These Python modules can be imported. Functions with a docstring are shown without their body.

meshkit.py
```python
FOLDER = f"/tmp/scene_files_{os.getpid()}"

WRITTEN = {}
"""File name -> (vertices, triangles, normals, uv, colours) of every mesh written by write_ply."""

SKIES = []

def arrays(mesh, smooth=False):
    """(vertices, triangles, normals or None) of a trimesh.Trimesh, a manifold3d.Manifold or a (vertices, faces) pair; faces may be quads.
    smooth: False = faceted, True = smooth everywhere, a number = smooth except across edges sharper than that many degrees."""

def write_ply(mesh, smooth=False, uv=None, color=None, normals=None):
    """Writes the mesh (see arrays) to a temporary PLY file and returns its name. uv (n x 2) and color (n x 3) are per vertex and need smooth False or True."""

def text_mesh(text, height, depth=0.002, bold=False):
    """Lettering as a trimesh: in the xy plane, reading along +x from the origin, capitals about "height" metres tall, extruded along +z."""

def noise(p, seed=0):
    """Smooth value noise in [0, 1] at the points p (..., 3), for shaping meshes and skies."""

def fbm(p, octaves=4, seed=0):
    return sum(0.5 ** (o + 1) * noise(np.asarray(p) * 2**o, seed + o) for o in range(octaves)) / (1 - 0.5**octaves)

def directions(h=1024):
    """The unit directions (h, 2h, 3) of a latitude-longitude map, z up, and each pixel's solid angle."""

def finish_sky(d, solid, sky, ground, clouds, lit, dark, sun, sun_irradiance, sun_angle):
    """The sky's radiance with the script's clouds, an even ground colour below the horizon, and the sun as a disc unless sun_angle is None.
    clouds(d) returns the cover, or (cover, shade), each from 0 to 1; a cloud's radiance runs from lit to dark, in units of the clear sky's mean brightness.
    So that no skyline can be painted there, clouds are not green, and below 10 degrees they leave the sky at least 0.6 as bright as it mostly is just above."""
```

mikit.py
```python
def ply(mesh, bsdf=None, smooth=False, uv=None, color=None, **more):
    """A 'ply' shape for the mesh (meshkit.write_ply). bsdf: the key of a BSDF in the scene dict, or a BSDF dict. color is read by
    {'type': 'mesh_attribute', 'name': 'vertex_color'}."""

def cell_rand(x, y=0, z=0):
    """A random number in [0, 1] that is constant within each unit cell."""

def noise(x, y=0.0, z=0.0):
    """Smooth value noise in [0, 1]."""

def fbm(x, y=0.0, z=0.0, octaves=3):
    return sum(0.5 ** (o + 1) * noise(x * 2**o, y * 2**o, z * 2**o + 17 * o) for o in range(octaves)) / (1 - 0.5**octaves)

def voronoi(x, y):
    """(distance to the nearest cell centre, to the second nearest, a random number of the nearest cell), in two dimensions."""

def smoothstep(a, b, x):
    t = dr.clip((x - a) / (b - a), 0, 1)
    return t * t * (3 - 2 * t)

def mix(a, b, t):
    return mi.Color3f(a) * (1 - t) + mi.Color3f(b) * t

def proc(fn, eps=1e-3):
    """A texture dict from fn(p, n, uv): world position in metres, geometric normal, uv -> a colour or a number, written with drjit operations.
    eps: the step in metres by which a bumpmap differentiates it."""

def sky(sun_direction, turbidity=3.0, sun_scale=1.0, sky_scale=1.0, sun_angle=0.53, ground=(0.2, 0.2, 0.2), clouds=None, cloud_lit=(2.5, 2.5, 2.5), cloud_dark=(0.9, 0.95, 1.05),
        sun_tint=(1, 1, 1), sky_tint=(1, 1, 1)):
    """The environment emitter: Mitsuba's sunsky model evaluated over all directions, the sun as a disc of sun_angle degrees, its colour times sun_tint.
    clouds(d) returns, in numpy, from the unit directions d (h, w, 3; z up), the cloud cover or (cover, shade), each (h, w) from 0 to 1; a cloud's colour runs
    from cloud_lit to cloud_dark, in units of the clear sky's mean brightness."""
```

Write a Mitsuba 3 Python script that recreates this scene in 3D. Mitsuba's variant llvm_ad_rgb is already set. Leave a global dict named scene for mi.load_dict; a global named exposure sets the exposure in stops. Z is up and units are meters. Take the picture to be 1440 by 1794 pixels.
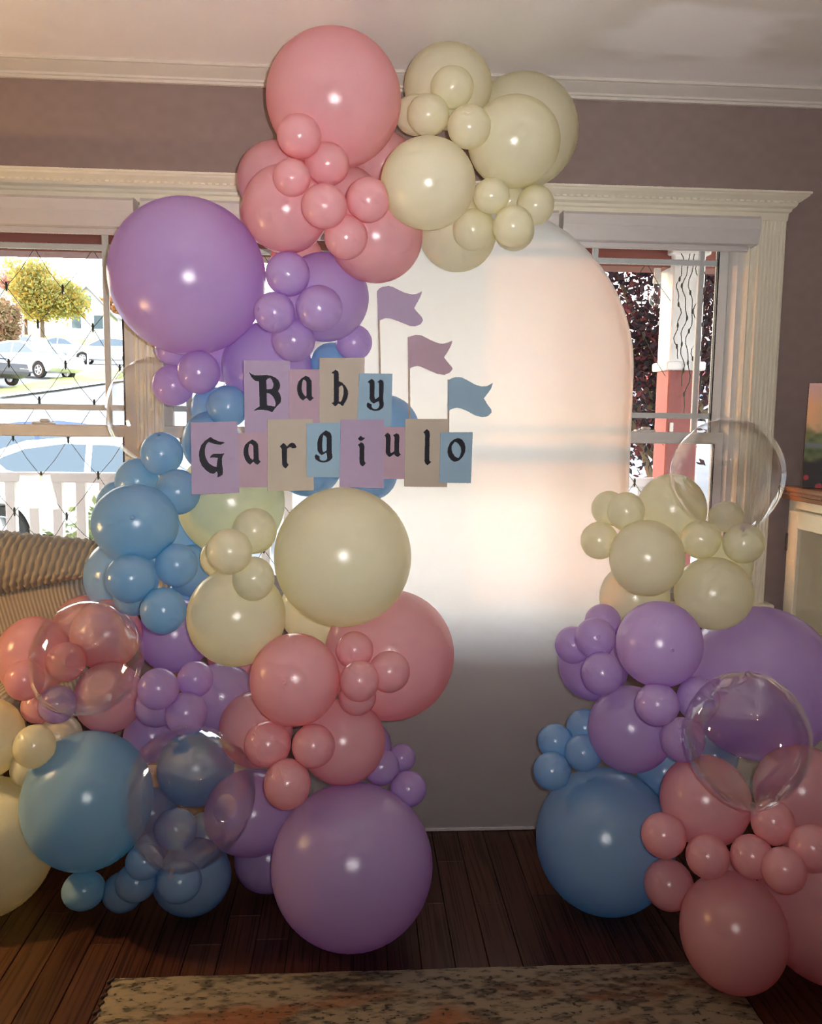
import math, random
import numpy as np, trimesh, mitsuba as mi, drjit as dr
import manifold3d as m3
from shapely.geometry import Polygon
import mikit, meshkit
from mikit import proc, noise, fbm, smoothstep, mix, cell_rand

T = mi.ScalarTransform4f
rng = np.random.default_rng(7)
scene, labels = {}, {}

# ------------------------------------------------------------------ camera, sky, flash, exposure
exposure = 0.1
EYE = np.array([0.0, 0.0, 1.32])
YAW, PITCH, ROLL, FOC = math.radians(3.7217), math.radians(6.2972), math.radians(0.7781), 1480.0
FW = np.array([math.sin(YAW) * math.cos(PITCH), math.cos(YAW) * math.cos(PITCH), -math.sin(PITCH)])
_r = np.cross(FW, [0, 0, 1]); _r /= np.linalg.norm(_r); _u = np.cross(_r, FW)
UP = -_r * math.sin(ROLL) + _u * math.cos(ROLL)
scene['camera'] = {'type': 'perspective', 'fov_axis': 'x', 'fov': math.degrees(2 * math.atan(720 / FOC)), 'near_clip': 0.02, 'far_clip': 2000.0,
                   'to_world': T().look_at(origin=EYE.tolist(), target=(EYE + FW).tolist(), up=UP.tolist())}
SUN = (-math.sin(math.radians(69.5)), math.cos(math.radians(69.5)), math.tan(math.radians(2.9)))
def thin_cloud(d):
    n = meshkit.fbm(d * [3, 3, 9], 4, 3)
    return np.clip(0.55 + 0.9 * (n - 0.5), 0, 1), np.clip(0.5 - d[..., 2], 0, 1) * 0.2
scene['sky'] = mikit.sky(SUN, turbidity=3.5, sun_scale=8, sky_scale=150.0, sun_angle=1.2, ground=(0.3, 0.28, 0.25), clouds=thin_cloud, cloud_lit=(1.08, 1.10, 1.16), cloud_dark=(0.8, 0.86, 0.98), sky_tint=(0.92, 0.99, 1.12), sun_tint=(1.0, 0.62, 0.38))
# the flash on the camera, just right of and above the lens, tipped up a little
_fd = FW * math.cos(math.radians(27)) + _u * math.sin(math.radians(27))
_fo = EYE + _r * 0.035 + _u * 0.025
scene['flash_light'] = {'type': 'spot', 'to_world': T().look_at(origin=_fo.tolist(), target=(_fo + _fd).tolist(), up=[0, 0, 1]), 'intensity': {'type': 'rgb', 'value': [10.4, 10.4 * 0.965, 10.4 * 0.95]}, 'cutoff_angle': 62.0, 'beam_width': 14.0}

# ------------------------------------------------------------------ helpers
def put(key, mesh, bsdf, smooth=False, **kw):
    k, i = key, 0
    while k in scene:
        i += 1; k = f'{key}_{i:03d}'
    scene[k] = mikit.ply(mesh, bsdf, smooth, **kw)
    return k
def again(key, shape, to_world=None):
    """The same ply dict under the next free number of a name."""
    k, i = key, 0
    while k in scene:
        i += 1; k = f'{key}_{i:03d}'
    scene[k] = dict(shape) if to_world is None else {**shape, 'to_world': to_world}
    return k
_used = set()
def name(base):
    k, i = base, 0
    while k in _used:
        i += 1; k = f'{base}_{i:03d}'
    _used.add(k)
    return k
def tag(k, label, cat, group=None, kind=None):
    labels[k] = {'label': label, 'category': cat}
    if group: labels[k]['group'] = group
    if kind: labels[k]['kind'] = kind
    return k
def structure(k, label, cat): return tag(k, label, cat, None, 'structure')
cat_mesh = trimesh.util.concatenate
def bx(x0, x1, y0, y1, z0, z1, b=0.0):
    if b <= 0:
        m = trimesh.creation.box([x1 - x0, y1 - y0, z1 - z0]); m.apply_translation([(x0 + x1) / 2, (y0 + y1) / 2, (z0 + z1) / 2]); return m
    p = []
    for a in (0, 1, 2):
        e = [b, b, b]; e[a] = 0
        for x in (x0 + e[0], x1 - e[0]):
            for y in (y0 + e[1], y1 - e[1]):
                for z in (z0 + e[2], z1 - e[2]): p.append([x, y, z])
    return trimesh.Trimesh(*(lambda h: (h.vertices, h.faces))(trimesh.convex.convex_hull(np.array(p))))
def extr(poly, h):
    return trimesh.creation.extrude_polygon(poly if isinstance(poly, Polygon) else Polygon(poly), h, engine='earcut')
def along_x(yz, x0, x1):
    m = extr(yz, x1 - x0); v = m.vertices.copy(); m.vertices = np.stack([v[:, 2] + x0, v[:, 0], v[:, 1]], 1); return m
def along_z(xy, z0, z1):
    m = extr(xy, z1 - z0); m.apply_translation([0, 0, z0]); return m
def along_y(xz, y0, y1):
    m = extr(xz, y1 - y0); v = m.vertices.copy(); m.vertices = np.stack([v[:, 0], v[:, 2] + y0, v[:, 1]], 1); m.invert(); return m
def tube(pts, rad, sides=8, cap=True):
    p = np.asarray(pts, float); r = np.broadcast_to(rad, (len(p),)).astype(float)
    t = np.gradient(p, axis=0); t /= np.linalg.norm(t, axis=1, keepdims=True) + 1e-12
    a = np.cross(t, np.where(np.abs(t[:, 2:]) < 0.9, [0, 0, 1.0], [1.0, 0, 0])); a /= np.linalg.norm(a, axis=1, keepdims=True) + 1e-12
    b = np.cross(t, a); ang = np.arange(sides) * 2 * np.pi / sides
    v = (p[:, None] + r[:, None, None] * (np.cos(ang)[None, :, None] * a[:, None] + np.sin(ang)[None, :, None] * b[:, None])).reshape(-1, 3)
    f = []
    for i in range(len(p) - 1):
        for j in range(sides):
            q = [i * sides + j, i * sides + (j + 1) % sides, (i + 1) * sides + (j + 1) % sides, (i + 1) * sides + j]
            f += [[q[0], q[1], q[2]], [q[0], q[2], q[3]]]
    if cap:
        n = len(v); v = np.vstack([v, p[:1], p[-1:]])
        for j in range(sides):
            f.append([n, (j + 1) % sides, j]); e = (len(p) - 1) * sides; f.append([n + 1, e + j, e + (j + 1) % sides])
    return trimesh.Trimesh(v, f, process=False)
def lathe(prof, n=32, at=(0, 0, 0)):
    m = trimesh.creation.revolve(np.array(prof, float), sections=n); m.apply_translation(at); return m
def man(m): return m3.Manifold(m3.Mesh(np.asarray(m.vertices, np.float32), np.asarray(m.faces, np.uint32)))
def unman(m):
    q = m.to_mesh(); return trimesh.Trimesh(q.vert_properties[:, :3], q.tri_verts, process=False)

# ------------------------------------------------------------------ materials
def rgb(*c): return {'type': 'rgb', 'value': list(c[0]) if len(c) == 1 else list(c)}
def plain(key, c, rough=0.5, spec=0.4, **kw):
    scene[key] = {'type': 'twosided', 'bsdf': {'type': 'principled', 'base_color': c if isinstance(c, dict) else rgb(c), 'roughness': rough, 'specular': spec, **kw}}
def latex(key, c, through, w=0.50):
    scene[key] = {'type': 'blendbsdf', 'weight': w,
                  'a': {'type': 'twosided', 'bsdf': {'type': 'roughplastic', 'diffuse_reflectance': rgb(c), 'alpha': 0.065, 'int_ior': 1.75, 'nonlinear': False}},
                  'b': {'type': 'principledthin', 'base_color': rgb(through), 'roughness': 0.6, 'diff_trans': 2.0, 'spec_trans': 0.0}}
latex('latex_pink', (0.92, 0.60, 0.645), (0.96, 0.49, 0.53))
latex('latex_cream', (0.92, 0.905, 0.76), (0.96, 0.94, 0.66))
latex('latex_green_cream', (0.82, 0.88, 0.72), (0.88, 0.94, 0.66))
latex('latex_lilac', (0.63, 0.51, 0.79), (0.73, 0.49, 0.94))
latex('latex_blue', (0.40, 0.61, 0.80), (0.24, 0.64, 0.95))
for _k, _c in (('P', (0.72, 0.28, 0.31)), ('L', (0.36, 0.21, 0.52)), ('B', (0.13, 0.30, 0.52))): plain('tip_' + _k, _c, 0.4)
scene['clear_film'] = {'type': 'thindielectric', 'int_ior': 1.8}
scene['window_glass'] = {'type': 'thindielectric', 'int_ior': 1.5}
plain('mauve_paint', proc(lambda p, n, uv: mix((0.255, 0.192, 0.180), (0.280, 0.212, 0.200), noise(p.x * 40, p.y * 40, p.z * 40))), 0.7, 0.3)
plain('white_wood', (0.66, 0.62, 0.56), 0.45, 0.4)
plain('cream_wood', (0.74, 0.70, 0.57), 0.4, 0.45)
plain('blind_white', (0.58, 0.55, 0.54), 0.5, 0.3)
plain('ceiling_paint', proc(lambda p, n, uv: mix((0.90, 0.875, 0.85), (0.68, 0.62, 0.54), 0.75 * smoothstep(0.42, 0.62, fbm(p.x * 2.1 + 3, p.y * 5.0, 0.0)) * smoothstep(0.45, 0.8, p.x) * smoothstep(2.0, 2.25, p.y) * (1 - smoothstep(2.55, 2.7, p.y)))), 0.75, 0.2)
plain('vinyl_frame', (0.62, 0.61, 0.59), 0.4)
plain('muntin_grey', (0.52, 0.54, 0.54), 0.4)
plain('black_seal', (0.02, 0.02, 0.02), 0.5)
scene['backdrop_cloth'] = {'type': 'blendbsdf', 'weight': 0.74,
    'a': {'type': 'twosided', 'bsdf': {'type': 'roughplastic', 'diffuse_reflectance': rgb(0.80, 0.80, 0.80), 'alpha': 0.15, 'nonlinear': False}},
    'b': {'type': 'principledthin', 'base_color': rgb(0.96, 0.96, 0.96), 'roughness': 0.7, 'diff_trans': 2.0, 'spec_trans': 0.0}}
plain('card_lilac', (0.42, 0.33, 0.48), 0.7, 0.2); plain('card_rose', (0.46, 0.33, 0.41), 0.7, 0.2); plain('card_beige', (0.50, 0.44, 0.37), 0.7, 0.2); plain('card_blue', (0.30, 0.45, 0.58), 0.7, 0.2)
plain('card_ink', (0.018, 0.02, 0.03), 0.6, 0.3)
plain('dowel_wood', (0.42, 0.34, 0.28), 0.6, 0.2)
def wood(tone):
    def f(p, n, uv):
        row = dr.floor(p.x / 0.0825)
        s = cell_rand(row, 0, 5)
        g = fbm(p.x * 90 + s * 50, p.y * 3.0 + s * 20, 0.0, 4)
        line = smoothstep(0.55, 0.75, noise(p.x * 260 + 6 * noise(p.y * 2, s * 9), p.y * 5 + s * 31))
        return mix(tuple(0.55 * c for c in tone), tone, g) * (1 - 0.45 * line)
    return proc(f)
for _i, _t in enumerate(((0.060, 0.021, 0.011), (0.050, 0.017, 0.009), (0.068, 0.025, 0.012))): plain(f'dark_oak_{_i}', wood(_t), 0.33, 0.35)
plain('gap_black', (0.01, 0.008, 0.006), 0.8, 0.1)
def rug_colour(p, n, uv):
    st = fbm(p.x * 38, p.y * 90, 0.0, 4); bl = fbm(p.x * 5 + 9, p.y * 11, 0.0, 3); sp = noise(p.x * 120, p.y * 230)
    base = mix((0.26, 0.215, 0.155), (0.085, 0.075, 0.06), smoothstep(0.38, 0.66, 0.6 * st + 0.4 * bl))
    base = mix(base, (0.26, 0.10, 0.05), 0.7 * smoothstep(0.50, 0.66, bl) * (1 - smoothstep(1.74, 1.86, p.y)))
    base = mix(base, (0.05, 0.045, 0.04), smoothstep(0.66, 0.8, sp) * smoothstep(0.45, 0.6, st))
    return base
scene['rug_pile'] = {'type': 'bumpmap', 'arbitrary': {**proc(lambda p, n, uv: noise(p.x * 300, p.y * 400) + fbm(p.x * 60, p.y * 120, 0.0)), }, 'scale': 0.002,
                     'bsdf': {'type': 'twosided', 'bsdf': {'type': 'diffuse', 'reflectance': proc(rug_colour)}}}
plain('rug_binding', (0.06, 0.045, 0.035), 0.9, 0.1)

# ------------------------------------------------------------------ room shell
WALL, OUT, CEIL = 2.83, 2.96, 2.40
LEFT, RIGHT, BACK = -2.45, 1.90, -2.6
OX0, OX1, OZ0, OZ1 = -1.36, 1.30, 0.70, 1.99
put('wall_front', cat_mesh([bx(LEFT - .1, OX0, WALL, OUT, 0, CEIL), bx(OX1, RIGHT + .1, WALL, OUT, 0, CEIL), bx(OX0, OX1, WALL, OUT, OZ1, CEIL), bx(OX0, OX1, WALL, OUT, 0, OZ0)]), 'mauve_paint')
structure('wall_front', 'mauve brown painted wall around the windows', 'wall')
put('wall_left', bx(LEFT - .1, LEFT, BACK, WALL, 0, CEIL), 'mauve_paint'); structure('wall_left', 'mauve brown side wall left of the armchair', 'wall')
put('wall_right', bx(RIGHT, RIGHT + .1, BACK, WALL, 0, CEIL), 'mauve_paint'); structure('wall_right', 'mauve brown side wall behind the cream cabinet', 'wall')
put('wall_back', bx(LEFT - .1, RIGHT + .1, BACK - .1, BACK, 0, CEIL), 'mauve_paint'); structure('wall_back', 'mauve brown wall across the room, opposite the windows', 'wall')
put('ceiling', bx(LEFT - .1, RIGHT + .1, BACK - .1, OUT, CEIL, CEIL + .1), 'ceiling_paint'); structure('ceiling', 'off white ceiling with a faint brownish stain', 'ceiling')
put('floor__subfloor', bx(LEFT - .1, RIGHT + .1, BACK - .1, OUT, -.12, -.006), 'gap_black'); structure('floor', 'dark brown wooden plank floor', 'floor')
w = 0.0825; i0 = int(math.floor(LEFT / w)); k = 0
for i in range(i0, int(math.ceil(RIGHT / w))):
    y = BACK
    x0, x1 = max(LEFT, i * w + .0008), min(RIGHT, (i + 1) * w - .0008)
    cuts = [BACK] + ([1.25 + rng.uniform(0, .5)] if -1.35 < x0 < 1.3 else []) + ([1.95 + rng.uniform(0, .55)] if -1.5 < x0 < 1.3 else []) + [WALL]
    for a, b in zip(cuts[:-1], cuts[1:]):
        put('floor__plank', bx(x0, x1, a + .0006, b - .0006, -.012, rng.uniform(-.0006, 0), .0012), f'dark_oak_{rng.integers(3)}')
# crown moulding, baseboard
crown = [(WALL, 2.355), (WALL - .012, 2.355), (WALL - .014, 2.362), (WALL - .02, 2.364), (WALL - .022, 2.37), (WALL - .03, 2.374), (WALL - .045, 2.382), (WALL - .056, 2.388), (WALL - .06, 2.391), (WALL - .066, 2.392), (WALL - .066, CEIL), (WALL, CEIL)]
put('trim_1', along_x(crown, LEFT, RIGHT), 'white_wood'); structure('trim_1', 'white crown moulding where wall and ceiling meet', 'moulding')
put('baseboard_front', along_x([(WALL, 0), (WALL - .016, 0), (WALL - .016, .10), (WALL - .012, .115), (WALL - .004, .13), (WALL, .13)], LEFT, RIGHT), 'white_wood'); structure('baseboard_front', 'white baseboard under the windows', 'baseboard')
# head casing with its cornice and a row of small dentils
head = [(WALL, 1.988), (WALL - .026, 1.988), (WALL - .028, 2.012), (WALL - .034, 2.016), (WALL - .036, 2.024), (WALL - .046, 2.030), (WALL - .050, 2.040), (WALL - .060, 2.046), (WALL - .074, 2.056), (WALL - .078, 2.062), (WALL - .082, 2.063), (WALL - .082, 2.070), (WALL, 2.070)]
def head_mesh():
    m = along_x(head, -1.47, 1.42); v = m.vertices.copy(); e = v[:, 0] > 1.40    # mitred return: the cornice grows sideways as it does forward
    v[e, 0] = 1.42 + np.maximum(0, (WALL - v[e, 1]) - .026) * 0.9; m.vertices = v; return m
put('trim_2__casing', head_mesh(), 'cream_wood'); structure('trim_2', 'cream window head casing with a projecting dentil cornice', 'moulding')
put('trim_2__dentil', cat_mesh([bx(x, x + .013, WALL - .058, WALL - .044, 2.0385, 2.0455) for x in np.arange(-1.46, 1.43, .0225)]), 'cream_wood'); labels['trim_2__dentil'] = {'kind': 'stuff', 'label': 'row of tiny dentil blocks'}
def fluted(x0, x1, y0, n, depth=.006):
    """outline (x, y) of a casing board with n round flutes in its face"""
    p = [(x0, WALL + .02), (x0, y0 + .004), (x0 + .004, y0)]; g = (x1 - x0 - .016) / n
    for i in range(n):
        a = x0 + .008 + i * g
        for t in np.linspace(0, np.pi, 7): p.append((a + g * .14 + g * .72 * (1 - math.cos(t)) / 2, y0 + depth * math.sin(t)))
    return p + [(x1 - .004, y0), (x1, y0 + .004), (x1, WALL + .02)]
put('trim_3', along_z(fluted(1.325, 1.42, WALL - .024, 6), 0.68, 1.989), 'cream_wood')
put('trim_3__liner', along_z([(1.296, WALL + .02), (1.296, WALL - .004), (1.304, WALL - .010), (1.310, WALL - .006), (1.316, WALL - .012), (1.326, WALL - .012), (1.326, WALL + .02)], .68, 1.989), 'cream_wood'); structure('trim_3', 'cream fluted casing right of the right window', 'casing')
put('trim_4', along_z(fluted(-1.46, -1.362, WALL - .024, 6), 0.68, 1.989), 'cream_wood'); structure('trim_4', 'cream fluted casing at the far left window side', 'casing')
put('trim_5', bx(-1.48, 1.44, WALL - .06, WALL + .05, .67, .70, .004), 'cream_wood'); structure('trim_5', 'cream window sill board behind the balloons', 'sill')
for q, xm in ((6, -.679), (7, .6575)):
    put(f'trim_{q}', along_z(fluted(xm - .044, xm + .044, WALL + .006, 3, .005), .70, 1.989), 'cream_wood')
    structure(f'trim_{q}', 'grooved cream post between the left and the middle window' if q == 6 else 'grooved cream post between the middle and the right window', 'casing')
# double-hung windows
def window(nm, xa, xb, label, muntin_left=True, muntin_right=True):
    structure(nm, label, 'window')
    zr = 1.265
    put(nm + '__frame', cat_mesh([bx(xa, xa + .022, WALL + .015, OUT, OZ0, OZ1), bx(xb - .022, xb, WALL + .015, OUT, OZ0, OZ1), bx(xa, xb, WALL + .015, OUT, 1.962, OZ1), bx(xa, xb, WALL + .03, OUT + .02, OZ0, OZ0 + .025)]), 'vinyl_frame')
    a, b = xa + .022, xb - .022
    up = cat_mesh([bx(a, a + .036, 2.915, 2.945, 1.245, 1.962, .003), bx(b - .036, b, 2.915, 2.945, 1.245, 1.962, .003), bx(a, b, 2.915, 2.945, 1.928, 1.962, .003), bx(a, b, 2.915, 2.945, 1.245, 1.285, .003)])
    lo = cat_mesh([bx(a, a + .034, 2.88, 2.912, .725, 1.286, .003), bx(b - .034, b, 2.88, 2.912, .725, 1.286, .003), bx(a, b, 2.88, 2.912, 1.246, 1.286, .003), bx(a, b, 2.88, 2.912, .725, .78, .003)])
    put(nm + '__upper_sash', up, 'vinyl_frame'); put(nm + '__lower_sash', lo, 'vinyl_frame')
    put(nm + '__glazing_seal', cat_mesh([bx(b - .0385, b - .0345, 2.913, 2.93, 1.285, 1.928), bx(a + .036, b - .036, 2.913, 2.93, 1.923, 1.928), bx(b - .0365, b - .0325, 2.878, 2.89, .78, 1.246)]), 'black_seal'); labels[nm + '__glazing_seal'] = {'label': 'thin black glazing seal'}
    put(nm + '__upper_pane', bx_pane(a + .034, b - .034, 2.93, 1.283, 1.93), 'window_glass'); put(nm + '__lower_pane', bx_pane(a + .032, b - .032, 2.896, .778, 1.248), 'window_glass')
    gx0, gx1 = a + .036, b - .036
    for zz in (1.868, 1.343): put(nm + '__muntin', bx(gx0, gx1, 2.922, 2.936, zz - .0095, zz + .0095, .002), 'muntin_grey')
    for xx in (gx0 + .053, gx1 - .056): put(nm + '__muntin', bx(xx - .0095, xx + .0095, 2.9215, 2.9365, 1.285, 1.928, .002), 'muntin_grey')
    for xx in ((a + b) / 2 - .16, (a + b) / 2 + .16) if xb - xa > .8 else ((a + b) / 2,):
        put(nm + '__sash_lock', cat_mesh([bx(xx - .035, xx + .035, 2.882, 2.915, 1.286, 1.293, .003), bx(xx - .012, xx + .02, 2.888, 2.908, 1.293, 1.303, .004)]), 'vinyl_frame')
def bx_pane(x0, x1, y, z0, z1): return trimesh.Trimesh([[x0, y, z0], [x1, y, z0], [x1, y, z1], [x0, y, z1]], [[0, 1, 2], [0, 2, 3]], process=False)
window('window_1', -1.36, -.72, 'left double hung window with prairie style bars above the railing view')
window('window_2', -.678, .655, 'wide middle double hung window behind the white backdrop and the balloons')
window('window_3', .70, 1.299, 'right double hung window with prairie style bars looking at the red porch post')
# roller blind boxes
bp = [(2.80, 1.986), (2.748, 1.986), (2.738, 1.976), (2.738, 1.944), (2.754, 1.900), (2.800, 1.896)]
for xa, xb, lab in ((-1.335, -.692, 'white roller blind box over the left window'), (-.672, .637, 'white roller blind box over the middle window, mostly behind balloons'), (.652, 1.300, 'white roller blind box over the right window')):
    o = name('blind_box'); put(o + '__cover', along_x(bp, xa + .004, xb - .004), 'blind_white')
    put(o + '__end_cap', along_x([(2.80, 1.987), (2.747, 1.987), (2.737, 1.977), (2.737, 1.943), (2.753, 1.899), (2.80, 1.895)], xa, xa + .004), 'blind_white'); put(o + '__end_cap', along_x([(2.80, 1.987), (2.747, 1.987), (2.737, 1.977), (2.737, 1.943), (2.753, 1.899), (2.80, 1.895)], xb - .004, xb), 'blind_white')
    put(o + '__bottom_bar', bx(xa + .02, xb - .02, 2.775, 2.789, 1.880, 1.900, .003), 'blind_white')
    tag(o, lab, 'window blind', 'roller blind boxes')

# ------------------------------------------------------------------ backdrop
BX, BR, BZ, BY = 0.353, 0.500, 1.470, 2.580
def arch(d, n=64):
    a = np.linspace(0, np.pi, n)
    return np.vstack([[[BX - BR + d, 0.004]], [[BX + BR - d, 0.004]], np.stack([BX + (BR - d) * np.cos(a), BZ + (BR - d) * np.sin(a)], 1)])
def backdrop_panel():
    rings, rad = [], .018
    for t in np.linspace(0, np.pi / 2, 7): rings.append((rad * (1 - math.sin(t)), BY + rad * (1 - math.cos(t))))
    rings.append((0, BY + .045)); v, f = [], []
    for d, y in rings:
        o = arch(d); v.append(np.stack([o[:, 0], np.full(len(o), y), o[:, 1]], 1))
    n = len(v[0]); v = np.vstack(v + [[[BX, BY, 1.0]]]); c = len(v) - 1
    for j in range(n):
        f.append([c, j, (j + 1) % n])
        for i in range(len(rings) - 1):
            if j == 0: continue                                    # the bottom edge stays open
            q = [i * n + j, i * n + (j + 1) % n, (i + 1) * n + (j + 1) % n, (i + 1) * n + j]; f += [[q[0], q[2], q[1]], [q[0], q[3], q[2]]]
    return trimesh.Trimesh(v, f, process=False)
plain('frame_metal', (0.5, 0.5, 0.5), 0.35, 0.5, metallic=0.6)
tag('backdrop', 'tall white arched fabric backdrop glowing with window light behind the balloons', 'backdrop')
put('backdrop__cover', backdrop_panel(), 'backdrop_cloth', 40)
o = arch(.022); put('backdrop__frame', tube(np.vstack([[[o[0][0], BY + .03, .01]], [[x, BY + .03, z] for x, z in o[2:][::-1]], [[o[1][0], BY + .03, .01]]]), .011, 10), 'frame_metal', 40)
put('backdrop__foot', bx(BX - BR + .05, BX - BR + .08, BY + .01, BY + .20, 0, .02, .003), 'frame_metal'); put('backdrop__foot', bx(BX + BR - .08, BX + BR - .05, BY + .01, BY + .20, 0, .02, .003), 'frame_metal')
put('backdrop__hem', bx(BX - BR + .004, BX + BR - .004, BY - .003, BY + .004, .002, .012, .001), 'blind_white')

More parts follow.
